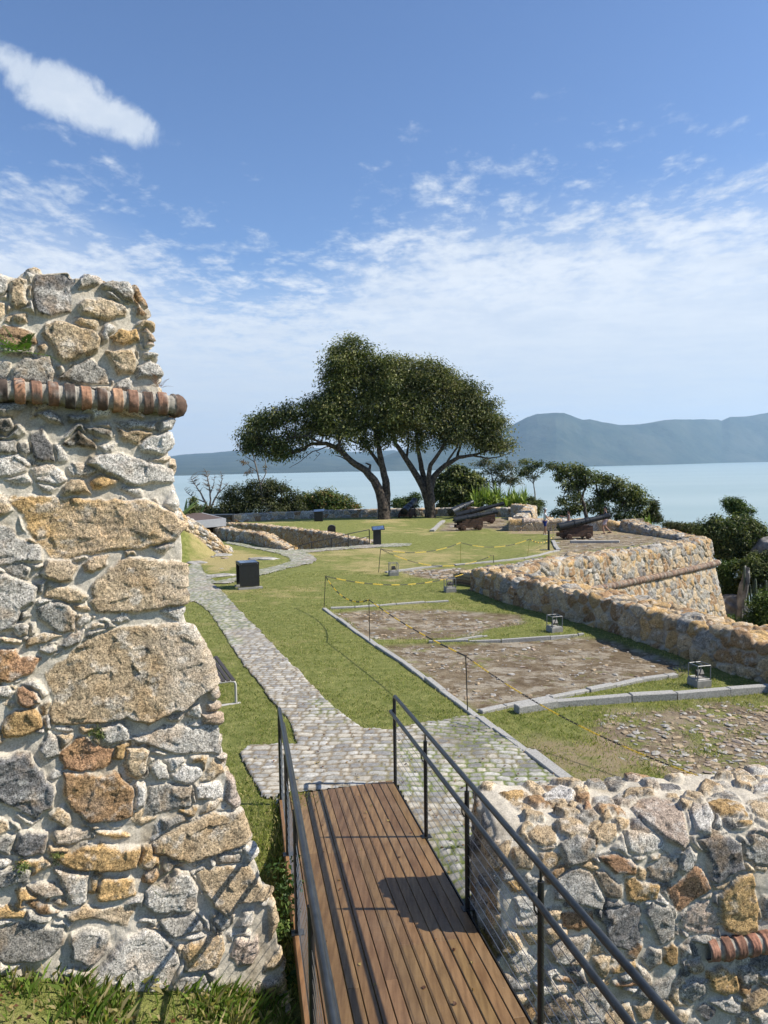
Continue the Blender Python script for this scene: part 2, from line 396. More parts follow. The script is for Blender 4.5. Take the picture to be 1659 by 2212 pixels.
def plain(name, base, rough, nscale=30, amt=.25, bd=.002, metal=0., spec=.5, vc=False):
    m_, tt, b = mat(name, base, rough, metal, spec); co = objco(tt); n = tt.noise(co, nscale, 5, .6)
    f = tt.m('ADD', 1 - amt / 2, tt.m('MULTIPLY', tt.m('SUBTRACT', n, .5), amt * 3.2))
    src = vcol(tt) if vc else base
    tt.put(b.inputs['Base Color'], tt.mix(1., src, tt.comb(f, f, f), 'MULTIPLY'))
    if bd: bump(tt, b, n, bd, .7)
    return m_
M_STEEL = plain('dark_grey_painted_steel', (.055, .062, .068), .38, 9, .5, .0005, metal=.5)
M_BLACK = plain('black_painted_steel', (.014, .015, .016), .45, 12, .4, .0005)
M_CABLE = plain('stainless_cable', (.45, .45, .44), .3, 60, .2, 0, metal=1.)
M_IRON = plain('black_cannon_iron', (.022, .026, .030), .42, 14, .7, .006, metal=.25)
M_CARR = plain('carriage_timber', (.085, .040, .020), .75, 7, .6, .006)
M_CONC = plain('light_concrete', (.30, .29, .265), .9, 12, .3, .004)
M_WHITE = plain('off_white_fascia', (.30, .31, .32), .6, 6, .12, 0)
M_ROOF = plain('brown_roof_tiles', (.12, .08, .065), .9, 12, .5, .01)
M_VC = plain('coloured_clay_brick', (1, 1, 1), .9, 45, .45, .004, vc=True)
M_GRAN = plain('granite_kerb', (.40, .39, .36), .9, 40, .45, .006)
M_BENCHW = plain('dark_bench_slats', (.055, .042, .035), .55, 20, .4, .001)
M_BENCHM = plain('light_grey_bench_frame', (.47, .45, .41), .45, 20, .15, 0)
M_BARK = plain('tree_bark', (.115, .090, .068), .95, 5, .9, .05)
M_BARKL = plain('pale_tree_bark', (.26, .225, .19), .95, 6, .6, .03)
M_LINK = plain('chain_links', (1, 1, 1), .5, 40, .1, 0, vc=True)
M_GALV = plain('galvanised_cage', (.24, .245, .25), .5, 40, .2, 0, metal=.4)
M_SKIN = plain('skin', (.36, .20, .13), .6, 20, .1, 0)
M_SKIND = plain('tanned_skin', (.26, .13, .08), .6, 20, .1, 0)
def cloth(n, c): return plain(n, c, .9, 30, .15, 0)
M_HAIR = plain('dark_hair', (.012, .009, .007), .7, 60, .3, 0)
M_PANEL = plain('printed_panel_sky_tint', (.10, .16, .28), .18, 8, .5, 0)  # printed panels; sky reflected on the table top is put into the blue

def wood_mat():
    m_, tt, b = mat('brown_deck_boards', rough=.5, spec=.35); co = objco(tt)
    g = tt.noise(tt.mapping(co, (30, 1.2, 30), rot=(0, 0, -.183)), 1.0, 5, .6); pch = tt.noise(co, 2.0, 4, .6); dust = tt.noise(co, 42, 3, .7); spk = tt.noise(co, 24, 2, .5)
    c = tt.mix(tt.ss(g, .3, .7), (.108, .062, .028), (.192, .118, .056)); c = tt.mix(1., c, vcol(tt), 'MULTIPLY')
    c = tt.mix(tt.ss(pch, .5, .8, 0., .45), c, (.22, .16, .10)); c = tt.mix(tt.ss(spk, .77, .81, 0., .5), c, (.45, .42, .36))
    tt.put(b.inputs['Base Color'], c); tt.put(b.inputs['Roughness'], tt.lin(dust, .3, .7, .38, .62)); bump(tt, b, g, .0015, .6)
    return m_
M_WOOD = wood_mat()

def leaf_mat(name, rough=.5, trans=.25):
    m_, tt, b = mat(name, rough=rough, spec=.22); c = vcol(tt); tt.put(b.inputs['Base Color'], c)
    tr = tt.new('ShaderNodeBsdfTranslucent'); tt.put(tr.inputs[0], tt.mix(1., c, (1.3, 1.5, .55), 'MULTIPLY'))
    mx = tt.new('ShaderNodeMixShader'); mx.inputs[0].default_value = trans; tt.l.new(b.outputs[0], mx.inputs[1]); tt.l.new(tr.outputs[0], mx.inputs[2])
    tt.l.new(mx.outputs[0], m_.node_tree.nodes['Material Output'].inputs[0])
    return m_
M_LEAF = leaf_mat('leaves'); M_GRASS = leaf_mat('grass_blades', .6, .3)

# ------------------------------------------------------------------ terrain layout
def G2(*pts): return [tuple(gnd(*p)[:2]) for p in pts]
def crop(s, ox, oy, pts):
    k = s * .8640625
    return [(x * k + ox * .8640625, y * k + oy * .8640625) for x, y in pts]
c2 = lambda *p: crop(800 / 1659, 440, 1380, p)          # middle of the picture
c3 = lambda *p: crop(800 / 1659, 1120, 1380, p)         # right half
c1 = lambda *p: crop(700 / 1659, 400, 1100, p)          # far left lawn
cB = lambda *p: crop(870 / 1659, 1050, 1100, p)         # bastion
c4 = lambda *p: crop(500 / 1659, 800, 1380, p)
cT = lambda *p: crop(800 / 1659, 540, 820, p)           # big trees
cK = lambda *p: crop(450 / 1659, 1100, 1200, p)         # cannons

FARW = G2((470, 1131), (493, 1129), (600, 1122), (700, 1119.5), (812, 1117), (925, 1115.5), (1010, 1116), (1104, 1117.5))
fort = [(-.9, 7.35), (.30, 7.25), (.50, 6.25), (.95, 6.05), (4, 6.55), (9.4, 7.4), (9.9, 7.8), (7.7, 13.8), (3.5, 25.1), (4.0, 26.2), (17.3, 40.4), (16.9, 48.2), (16.6, 49.9), (8.9, 50.3)] + \
       [(x + .3, y + .3) for x, y in FARW[::-1]] + [(-24, 62), (-40, 50), (-40, -12), (-6, 5.2), (-2.6, 6.0)]
W2TOP = c1((365, 492), (540, 502), (700, 517), (850, 535), (960, 552), (1100, 577), (1250, 607))
W1TOP = c1((262, 513), (400, 528), (560, 546), (640, 580), (700, 612), (762, 643))
W1BASE = c1((262, 560), (400, 597), (560, 618), (640, 640), (700, 650), (762, 655))
pit = G2(*c1((770, 652), (1240, 622)), *W2TOP[::-1]) + [tuple(np.array(p) + (.1, .9)) for p in G2(*W1BASE[:5])]

ru = c1((20, 330), (80, 395), (140, 445), (230, 505), (300, 560), (352, 610), (405, 645)); _rp = np.array([aty(x_, y_, np.interp(i_, [0, 6], [36.0, 38.6])) for i_, (x_, y_) in enumerate(ru)])
_q = ray(620, 2130); L0 = CAM + _q * ((-.05 - EYE) / _q[2])
ANG = R(27); LE = np.array([math.cos(ANG), math.sin(ANG), 0]); LB = np.array([-math.sin(ANG), math.cos(ANG), 0])
BAT = .085; LEV = np.array([LB[0] * BAT, LB[1] * BAT, 1.]); LEV /= np.linalg.norm(LEV); LN = np.cross(LE, LEV)
def luv(dx, dy):
    d = ray(dx, dy); tt_ = ((L0 - CAM) @ LN) / (d @ LN); Q = CAM + d * tt_ - L0; return Q @ LE, Q @ LEV
_fb = [(luv(*p)[0], L0[2] + luv(*p)[1] * LEV[2]) for p in ((-300, 2095), (0, 2110), (150, 2122), (300, 2132), (450, 2145), (560, 2152), (622, 2165))]
_fu = [a for a, b_ in _fb]; _fz = [b_ for a, b_ in _fb]
def gh(x, y):
    x = np.asarray(x, float); y = np.asarray(y, float)
    z = zg(y) + .03 * fbm(x * .5, y * .5, 3, 5) * sst(y, 9, 14)
    d = -sdpoly(x, y, fort)
    near = (y < 9.5) & (x < 9.0) | (y < 6.5)
    uw = (x - L0[0]) * LE[0] + (y - L0[1]) * LE[1]; fl_ = np.interp(uw, _fu, _fz) - .25 * np.clip((L0[1] + (x - L0[0]) * .5) - y, 0, 6) * .35
    floor_ = -.66 + .07 * fbm(x, y, 3, 8) - .2 * sst(x, 0, 2); wl = sst(-x, .70, .86) * sst(-y, -6.0, -5.6); floor_ = floor_ * (1 - wl) + (fl_ + .03 * fbm(x * 2, y * 2, 3, 18)) * wl
    zn = z * (1 - sst(d, -.5, .9)) + floor_ * sst(d, -.5, .9)
    zo = z - 6.5 * sst(d, 0, .7) - .62 * np.maximum(0, d - .7) + .7 * fbm(x * .12, y * .12, 4, 9) * sst(d, 1, 6)
    zz_ = np.where(near, zn, zo)
    ry = np.interp(x, _rp[:, 0], _rp[:, 1]); rz = np.interp(x, _rp[:, 0], _rp[:, 2]); zz_ = zz_ + np.clip(rz - .55 + .62, 0, 1.6) * sst(y, ry - 3.0, ry - .4) * sst(-y, -ry - 1.2, -ry - .2) * sst(-x, 7.7, 8.6) * sst(x, -14, -12)
    pd = sdpoly(x, y, pit)
    zz_ = zz_ - 5.5 * sst(pd, -.15, .25) * sst(-x, .6, 4.2)
    # below the boardwalk
    return np.maximum(zz_, -132)

def lines(segs):
    out_ = [segs[0][0]]
    for a, b, st in segs: out_ += list(np.linspace(a, b, max(2, int(round((b - a) / st)) + 1))[1:])
    return np.array(out_)

# paved path outline (picture -> ground)
pathpoly = c2((75, 70), (-200, 250), (100, 262), (160, 300), (300, 520), (420, 680), (490, 790), (530, 822), (590, 900), (622, 1000), (520, 1000), (370, 1004), (325, 1045), (380, 1180), (430, 1276), (520, 1290)) 
PATH1 = G2(*pathpoly) + [(-1.38, 8.75), (-1.1, 7.9), (.28, 7.4), (.50, 6.35), (1.3, 6.3), (2.6, 6.9)] + G2((1290, 1733), *c3((600, 1190), (400, 1040), (150, 855), (120, 850)), *c2((1520, 850), (1350, 880), (1200, 905), (1110, 925), (975, 922), (870, 850), (780, 770), (680, 660), (560, 540), (430, 400), (300, 270), (240, 200), (170, 150), (140, 85), (120, 55)))
PATH2 = G2(*c1((215, 770), (300, 800), (330, 838), (440, 815), (590, 770), (700, 745), (768, 722), (765, 700), (690, 672), (520, 640), (380, 612), (400, 600), (640, 645), (760, 656), (1000, 640), (1240, 622), (1400, 612), (1500, 616), (1480, 628), (1250, 640), (1000, 655), (870, 670), (920, 690), (935, 712), (900, 735), (760, 765), (620, 800), (500, 830), (330, 868), (200, 880)))
dirt1 = G2(*c4((120, 500), (350, 480), (600, 478), (900, 466), (1200, 478), (1659, 520), (1700, 590), (1400, 632), (1250, 692), (860, 716), (400, 715), (250, 600)))
dirt2 = G2(*c2((1060, 480), (1300, 470)), *c3((0, 478), (300, 456), (690, 440), (830, 450), (1240, 580), (1180, 636), (940, 672), (740, 708), (530, 752), (300, 800), (150, 828), (60, 770)))
dirt2 += G2(*c2((1400, 730), (1280, 640), (1150, 545)))
dirt3 = G2(*c3((740, 830), (1000, 790), (1300, 775), (1659, 745), (1900, 740), (1900, 1290), (1500, 1290), (1250, 1240), (1000, 1060), (850, 960)))
bare3 = G2(*c3((360, 900), (560, 960), (800, 1000), (1000, 1100), (1100, 1220), (1200, 1290), (900, 1280), (700, 1150), (450, 990)))
dirt4 = G2(*c4((680, 158), (900, 138), (1210, 125), (1215, 245), (1000, 225), (800, 200)))
dirt5 = G2((1196, 1170), (1212, 1200), (1290, 1188), (1380, 1178), (1470, 1170), (1395, 1150), (1350, 1153), (1200, 1155))
sand6 = G2((1100, 1152), (1180, 1153), (1290, 1155), (1372, 1155), (1385, 1149), (1370, 1146), (1100, 1146))
dirt7 = G2((945, 1148), (962, 1130), (1010, 1122), (1100, 1118), (1103, 1147), (1050, 1142), (1000, 1147))

gx = lines([(-400, -60, 25), (-60, -16, 1.2), (-16, -6, .25), (-6, 9.5, .115), (9.5, 22, .3), (22, 60, 1.2), (60, 400, 25)])
gy = lines([(-60, 3, 3), (3, 5, .2), (5, 26, .115), (26, 52, .2), (52, 76, .35), (76, 120, 2), (120, 600, 30)])
GX, GY = np.meshgrid(gx, gy, indexing='ij'); GZ = gh(GX, GY)
# keep the soil below the deck clear of the boards
_aX = np.array([-.1817, .9834]); deckpoly = [(.10, 9.10), (-1.34, 8.80), (-1.34 + .1817 * 9, 8.80 - .9834 * 9), (.10 + .1817 * 9, 9.10 - .9834 * 9)]
_dm = sdpoly(GX, GY, deckpoly); GZ = np.minimum(GZ, np.where(_dm > -.02, np.minimum(GZ, -.13), GZ))
def zone(poly, soft=.25, amp=.6): return sst(sdpoly(GX, GY, poly) + amp * fbm(GX * .9, GY * .9, 4, 33), -soft, soft)
zd = np.zeros(GX.shape); zr = np.zeros(GX.shape)
for pl, a, s_ in ((dirt1, .15, .12), (dirt2, .22, .15), (dirt4, .3, .3), (dirt5, .5, .5), (dirt7, .6, .6)): zd = np.maximum(zd, zone(pl, s_, a))
zr = np.maximum(zr, zone(dirt3, .3, .5)); sand = np.maximum(zone(sand6, .3, .3), zone(bare3, .35, .8) * .75)
dry = .75 * sst(fbm(GX * .22, GY * .16, 4, 44) + .15 * sst(GY, 24, 30) - .05, -.2, .7)
yl = G2(*c1((180, 640), (430, 640), (700, 690), (500, 745), (300, 790), (200, 740)), ); dry = np.maximum(dry, zone(yl, .8, .6) * .9)
yl2 = G2(*c1((900, 660), (1200, 645), (1350, 650), (1100, 715), (950, 720))); dry = np.maximum(dry, zone(yl2, 1.2, .8) * .5)
wood_ = sst(-sdpoly(GX, GY, fort), .5, 2.) * (GY > 7.8)
GZ = GZ - .05 * np.maximum(zd, zr) * (GY < 35)
gm, tt, b = mat('lawn_and_soil', rough=.95, spec=.2)
co = objco(tt); zc_ = tt.new('ShaderNodeSeparateColor'); tt.l.new(vcol(tt, 'Zone'), zc_.inputs[0]); zD, zR, zY = zc_.outputs[:3]
zs2 = tt.new('ShaderNodeSeparateColor'); tt.l.new(vcol(tt, 'Zone2'), zs2.inputs[0]); zS, zW = zs2.outputs[:2]
n1 = tt.noise(co, .9, 6, .65); n2 = tt.noise(co, 5.5, 6, .7); n3 = tt.noise(co, 38, 4, .7); n4 = tt.noise(co, 2.2, 7, .7, .4)
fine = tt.noise(tt.mapping(co, (1, .6, 1)), 90, 2, .7)
gr = tt.mix(tt.ss(n2, .36, .66), (.150, .172, .040), (.275, .278, .088))
gr = tt.mix(tt.ss(tt.m('ADD', n1, tt.m('MULTIPLY', tt.m('SUBTRACT', zY, .4), .45)), .42, .72), gr, (.42, .345, .155))
gr = tt.mix(tt.ss(n3, .62, .8, 0., .6), gr, (.33, .28, .14)); gr = tt.mix(tt.ss(fine, .55, .30, 0., .75), gr, (.045, .070, .012))
dirt = tt.mix(tt.ss(n4, .35, .65), (.125, .088, .050), (.27, .215, .14)); dirt = tt.mix(tt.ss(tt.noise(tt.mapping(co, (1, 1.5, 1), rot=(0, 0, .7)), 1.7, 8, .72, .3), .48, .60, 0., .8), dirt, (.42, .37, .29))
dirt = tt.mix(tt.ss(tt.noise(co, 3.4, 6, .75), .56, .66, 0., .8), dirt, (.10, .055, .032)); dirt = tt.mix(tt.ss(n3, .58, .75, 0., .55), dirt, (.06, .035, .02))
dirt = tt.mix(tt.ss(tt.noise(co, 1.3, 8, .78), .56, .64, 0., .75), dirt, gr)
rub = tt.mix(tt.ss(n4, .4, .6), (.17, .125, .085), (.31, .25, .17)); rub = tt.mix(tt.ss(tt.noise(co, 1.6, 8, .75), .46, .56, 0., .9), rub, gr)
snd = tt.mix(tt.ss(n2, .3, .7), (.38, .29, .20), (.27, .20, .12)); snd = tt.mix(tt.ss(tt.noise(co, 2.8, 8, .75), .5, .6, 0., .8), snd, gr)
scr = tt.mix(tt.ss(n2, .35, .65), (.020, .032, .010), (.07, .06, .035))
c_ = tt.mix(zD, gr, dirt); c_ = tt.mix(zR, c_, rub); c_ = tt.mix(zS, c_, snd); c_ = tt.mix(zW, c_, scr)
tt.put(b.inputs['Base Color'], c_); bump(tt, b, tt.m('ADD', fine, tt.m('ADD', tt.m('MULTIPLY', n3, 1.3), tt.m('MULTIPLY', n2, 1.5))), .03, .9)
gv = np.stack([GX, GY, GZ], -1).reshape(-1, 3); Z0 = np.zeros(GX.size)
me = npmesh('ground', gv, gridfaces(*GX.shape), None, True, dict(Zone=np.stack([zd.ravel(), zr.ravel(), dry.ravel()], 1), Zone2=np.stack([sand.ravel(), wood_.ravel(), Z0], 1)))
tag(link('ground', me, gm), 'grass lawn and bare earth terraces inside the fort', None, None, 'structure')

# ------------------------------------------------------------------ cobbled path
def cobble(x, y):
    wx = x + .03 * fbm(x * 2.2, y * 2.2, 3, 71); wy = y + .16 * fbm(x * .6, y * .6, 2, 72) + .06 * fbm(x * 3, y * 3, 3, 73) + .05 * x
    rowf = wy / .145; row = np.floor(rowf); fr = rowf - row
    wd = .19 + .08 * (_h(row.astype(np.int64), row.astype(np.int64) * 0, 5) - .5)
    cf_ = (wx + .19 * _h(row.astype(np.int64), row.astype(np.int64) * 0 + 3, 8)) / wd
    i0 = np.round(cf_).astype(np.int64); r_ = row.astype(np.int64)
    e0 = np.round(cf_) + .5 * (_h(i0, r_, 11) - .5); right = cf_ > e0
    col = np.where(right, i0, i0 - 1)
    ea = col + .5 * (_h(col, r_, 11) - .5); eb = col + 1 + .5 * (_h(col + 1, r_, 11) - .5)
    ex = np.minimum(cf_ - ea, eb - cf_) * wd; ey = np.minimum(fr, 1 - fr) * .145
    e = np.minimum(ex, ey) - .005 - .007 * _h(col, r_, 17)
    c = np.minimum(e, .35 * (ex + ey) - .012)
    return c, _h(col, r_, 21), _h(col, r_, 22)
vs, fs, cs = [], [], []; base = 0
for pol, (x0, x1, y0, y1), res in ((PATH1, (-7, 4.2, 6.2, 17), .027), (PATH1, (-8, -.5, 17, 28), .042), (PATH1, (-11, -3, 28, 46), .062), (PATH2, (-14, 5, 27, 52), .072)):
    nx, ny = int((x1 - x0) / res) + 1, int((y1 - y0) / res) + 1
    x, y = np.meshgrid(np.linspace(x0, x1, nx), np.linspace(y0, y1, ny), indexing='ij')
    e, r1, r2 = cobble(x, y); near = y < 17
    st = sst(e, 0, .014)
    h = st * (.005 + .007 * r1) + .012 * fbm(x * 2, y * 2, 2, 88) + .004 * fbm(x * 25, y * 25, 3, 3) * near + .028
    cg = np.array([.335, .325, .295]) * (.75 + .5 * r1)[..., None]; cg = np.where((r2 > .72)[..., None], np.array([.39, .36, .30]) * (.8 + .35 * r1)[..., None], cg); cg = np.where((r2 < .15)[..., None], np.array([.22, .215, .205]), cg)
    stain = sst(fbm(x * .8, y * .8, 5, 81), .0, .5)[..., None] * sst(x, -.5, .8)[..., None]; cg = cg * (1 - .45 * stain)
    cg = cg * (1 + .35 * fbm(x * 12, y * 12, 4, 82) + .2 * fbm(x * 60, y * 60, 2, 83))[..., None]
    gj = sst(fbm(x * 1.1, y * 1.1, 4, 85) + .6 * sst(np.abs(x + 2.), .8, 3.0) - .15, -.1, .4)[..., None]; cj = np.array([.19, .155, .105]) * (1 - gj) + np.array([.12, .145, .04]) * gj
    cj = cj * (1 + .5 * fbm(x * 30, y * 30, 2, 86))[..., None]
    if res > .035: st = sst(e, -.012, .028)
    c = cg * st[..., None] + cj * (1 - st[..., None])
    sdp = sdpoly(x, y, pol) + .05 * fbm(x * 3, y * 3, 3, 87); deckd = sdpoly(x, y, deckpoly)
    z = gh(x, y) + h; z = np.where(sdp < .02, z - .03, z)
    keep = (sdp > 0) & (deckd < -.0) & (gh(x, y) > zg(y) - .18); k4 = keep[:-1, :-1] & keep[1:, :-1] & keep[1:, 1:] & keep[:-1, 1:]
    fs.append(gridfaces(nx, ny, k4) + base); vs.append(np.stack([x, y, z], -1).reshape(-1, 3)); cs.append(c.reshape(-1, 3)); base += nx * ny
V = np.concatenate(vs); Fq = np.concatenate(fs); Cc_ = np.concatenate(cs)
used = np.unique(Fq); rm = np.full(len(V), -1); rm[used] = np.arange(len(used))
tag(link('cobbled_path', npmesh('cobbled_path', V[used], rm[Fq], np.clip(Cc_[used], .01, .7)), stone_mat('granite_setts', 60, .006)), 'uneven granite sett path with grass in its joints', None, None, 'structure')

# ------------------------------------------------------------------ sea, hills, air
SEA = -120.
ms, tt, b = mat('sea_water', (.13, .30, .29), .32, spec=.35); co = objco(tt)
bump(tt, b, tt.m('ADD', tt.noise(tt.mapping(co, (.9, .35, 1)), .22, 6, .65), tt.m('MULTIPLY', tt.noise(co, .02, 4, .6), 2.)), .8, .8)
tt.put(b.inputs['Base Color'], tt.mix(tt.ss(tt.noise(tt.mapping(co, (.0005, .002, 1)), 1., 5, .6), .35, .65), (.245, .325, .31), (.30, .375, .355)))
n = 64; RS = 19000
vv = [(0, 0, SEA)] + [(r_ * math.cos(2 * math.pi * k / n), r_ * math.sin(2 * math.pi * k / n), SEA) for r_ in (300, 1500, 6000, RS) for k in range(n)]
ff = [(0, 1 + k, 1 + (k + 1) % n) for k in range(n)]
mb = MB(); mb.add(vv, ff + [(1 + j * n + k, 1 + (j + 1) * n + k, 1 + (j + 1) * n + (k + 1) % n, 1 + j * n + (k + 1) % n) for j in range(3) for k in range(n)])
tag(mb.build('sea', ms), 'calm pale turquoise bay', None, None, 'structure')

mh, tt, b = mat('forested_hillside', (.03, .05, .03), .95, spec=.1); co = objco(tt)
nf = tt.noise(co, .012, 8, .7); n2 = tt.noise(co, .0018, 5, .6)
tt.put(b.inputs['Base Color'], tt.mix(tt.ss(n2, .35, .7), tt.mix(tt.ss(nf, .3, .7), (.010, .024, .020), (.036, .056, .040)), (.055, .068, .05)))
bump(tt, b, nf, 25., 1.)
def hills(name, label, sil, shore, dist, depth, seed, rough_=.22):
    """sil: (dx, dy) skyline; shore: (dx, dy) waterline; dist: how far the ridge stands behind the waterline"""
    sil = np.array(sil, float); sh = np.array(shore, float)
    na, nd = 260, 60; xs = np.linspace(sil[0, 0], sil[-1, 0], na)
    ys = np.interp(xs, sil[:, 0], sil[:, 1]) - .6 * fbm(xs * .09, xs * 0 + seed, 4, seed); yw = np.interp(xs, sh[:, 0], sh[:, 1])
    P = np.zeros((na, nd, 3))
    for i in range(na):
        d = ray(xs[i], yw[i]); d = d / math.hypot(d[0], d[1]); d0 = (EYE - SEA) / -d[2]
        d0 = min(d0, 16500.); d1 = min(d0 + dist, 17800.)
        rr = ray(xs[i], ys[i]); rr = rr / math.hypot(rr[0], rr[1]); zt = EYE + rr[2] * d1
        tq = np.linspace(0, 1.5, nd); dd = d0 + (d1 - d0) * tq
        prof = np.where(tq <= 1, sst(tq, -.15, 1.05) ** 1.25, 1 - .5 * (tq - 1) ** 1.1 * 2)
        prof = (prof - prof[0] * (1 - np.clip(tq * 4, 0, 1)))
        P[i, :, 0] = rr[0] * dd; P[i, :, 1] = rr[1] * dd; P[i, :, 2] = SEA - 6 + (zt - SEA + 6) * prof
    amp = rough_ * np.maximum(P[..., 2] - SEA, 0); tq = np.linspace(0, 1.5, nd)[None]
    ridge = -np.abs(fbm(P[..., 0] / 900, P[..., 1] / 1500, 5, seed + 3)) + .12
    P[..., 2] += amp * ridge * 1.6 * np.clip(1.02 - tq, 0, 1) * sst(tq, 0, .2)
    tag(link(name, npmesh(name, P.reshape(-1, 3), gridfaces(na, nd)[:, ::-1]), mh), label, None, None, 'structure')
hills('right_hills', 'wooded mountain ridge across the bay', [(1010, 985), (1060, 950), (1097, 922), (1127, 906), (1140, 899), (1161, 893), (1200, 890.5), (1218, 891), (1238, 899), (1258, 906), (1275, 905), (1300, 911), (1337, 917), (1380, 916), (1412, 911), (1440, 906), (1457, 904.5), (1500, 905), (1551, 905), (1558, 908), (1577, 900), (1610, 899), (1630, 896), (1659, 890), (1760, 880)], [(1000, 1012), (1200, 1010), (1470, 1003), (1560, 1000), (1660, 998), (1760, 997)], 2600, 0, 3, .42)
hills('middle_headland', 'wooded headland sloping down into the bay', [(705, 1019), (716, 1013), (743, 1005), (775, 1001), (810, 992), (850, 978), (900, 962), (960, 940), (1020, 930), (1100, 935)], [(705, 1020), (800, 1019), (1100, 1012)], 1400, 0, 8, .12)
hills('left_hills', 'pale distant mountain ridge at left', [(150, 1010), (250, 1000), (363, 986), (400, 981), (454, 978), (500, 974), (560, 973), (640, 966), (700, 968), (760, 977), (800, 975), (850, 972), (900, 985), (960, 1000), (1100, 1010)], [(150, 1034), (390, 1029), (560, 1024), (800, 1019), (1100, 1013)], 9000, 0, 14, .12)

hz = bpy.data.materials.new('pale_air'); hz.use_nodes = True; tt = NT(hz.node_tree); tt.n.clear()
o_ = tt.new('ShaderNodeOutputMaterial'); v_ = tt.new('ShaderNodeVolumePrincipled'); v_.inputs['Color'].default_value = (.52, .74, 1., 1); v_.inputs['Density'].default_value = 3.3e-5; v_.inputs['Anisotropy'].default_value = .25
tt.l.new(v_.outputs[0], o_.inputs['Volume'])
mb = MB(); mb.box((0, 0, (SEA - 14 + 1150) / 2), (40000, 40000, 1150 - (SEA - 14)))
tag(mb.build('haze', hz), 'thin bluish sea haze in the air', None, None, 'stuff')

# ------------------------------------------------------------------ foreground masonry
def tracemap(P0, eu, segs):
    """picture point -> (s, w) on a wall whose cross-section is the polyline segs [(offset, z)], offset measured to the right of eu"""
    P0 = np.array(P0, float); eu = np.array([eu[0], eu[1], 0.]); eu /= np.linalg.norm(eu); nr = np.array([eu[1], -eu[0], 0])
    A = [P0 * np.array([1, 1, 0]) + nr * a + np.array([0, 0, z]) for a, z in segs]
    L = [np.linalg.norm(A[i + 1] - A[i]) for i in range(len(A) - 1)]; cum = np.concatenate([[0], np.cumsum(L)])
    def f(dx, dy):
        d = ray(dx, dy); best = None
        for i in range(len(L)):
            sv = (A[i + 1] - A[i]) / L[i]; nn = np.cross(eu, sv); dn = d @ nn
            if abs(dn) < 1e-6: continue
            tt_ = ((A[i] - CAM) @ nn) / dn; Q = CAM + d * tt_ - A[i]; w = Q @ sv
            miss = max(0, -w, w - L[i])
            if tt_ > 0 and (best is None or miss < best[0] - 1e-6): best = (miss, Q @ eu, cum[i] + w)
        return best[1], best[2]
    return f
kA = lambda pts: [(x * .2604, y * .2604 + 553) for x, y in pts]
kB6 = lambda pts: [(x * .3333, y * .3333 + 1036.9) for x, y in pts]
kC = lambda pts: [(x * .3958, y * .3958 + 1555.3) for x, y in pts]
kD = lambda pts: [(x * .3958 + 1002.3, y * .3958 + 1607.2) for x, y in pts]
def P_(s): 
    out_ = []
    for line in s.strip().split('\n'):
        c, rest = line.split(' ', 1); n_ = [float(k) for k in rest.replace(',', ' ').split()]
        out_.append((c, list(zip(n_[::2], n_[1::2]))))
    return out_
TA = P_("""d 290,150,585,130,592,460,450,505,320,490,270,380,255,200
t 100,210,200,205,222,430,150,445,90,400,85,300
t 130,490,235,485,245,560,180,570,130,530
l -60,150,0,150,80,190,40,310,0,320,-60,300
t -60,380,0,380,45,400,50,480,20,540,-40,545
b -40,640,40,580,160,600,300,650,290,720,150,770,0,760
t 300,740,350,710,385,745,370,800,320,810
t 380,570,470,540,760,620,825,680,810,770,640,850,520,880,470,800,400,720,365,640
t 655,400,700,365,800,340,1000,400,1050,450,1045,500,900,530,690,480
g 620,200,700,180,790,200,810,235,700,275,640,270
l 830,240,940,210,1060,240,1110,300,1100,395,1010,370,930,300,840,275
b 1095,260,1150,270,1195,370,1185,430,1150,420
b 1105,330,1150,430,1200,490,1170,540,1120,500
o 915,660,1030,615,1145,615,1155,700,1040,745,940,730
t 895,780,1110,795,1135,880,1080,980,970,990,925,900
b 1185,650,1215,620,1240,680,1228,760,1190,750
l 1110,920,1230,870,1330,960,1345,1020,1120,1020
g 500,1010,600,930,760,830,890,940,905,1070,600,1070
g 100,960,200,850,340,840,420,820,480,960,450,1050,300,1060,100,1030
g -40,880,90,880,100,960,60,1020,-40,1020
l 960,1050,1040,1010,1090,1040,1080,1100,960,1100
l 300,1320,400,1300,510,1360,520,1400,405,1395
l 560,1325,745,1325,745,1375,570,1375
k 710,1420,920,1440,925,1520,800,1490
k 510,1560,650,1440,800,1550,800,1600,640,1570
d 250,1480,340,1420,440,1560,440,1690,300,1700,260,1600
l 940,1380,1290,1370,1270,1430,1050,1440
w 1310,1380,1400,1350,1420,1400,1390,1460,1310,1450
k -30,1340,90,1360,100,1440,30,1480,-30,1460
w 1150,1560,1250,1470,1390,1470,1395,1600,1350,1650,1160,1610
g -30,1530,110,1520,130,1640,-30,1650
w 700,1720,740,1660,1000,1630,1350,1740,1450,1800,1445,1900,1100,1900,880,1800
w -30,1660,150,1650,260,1740,240,1800,-30,1850
w 270,1780,400,1690,520,1800,560,1858,500,1900,330,1880""")
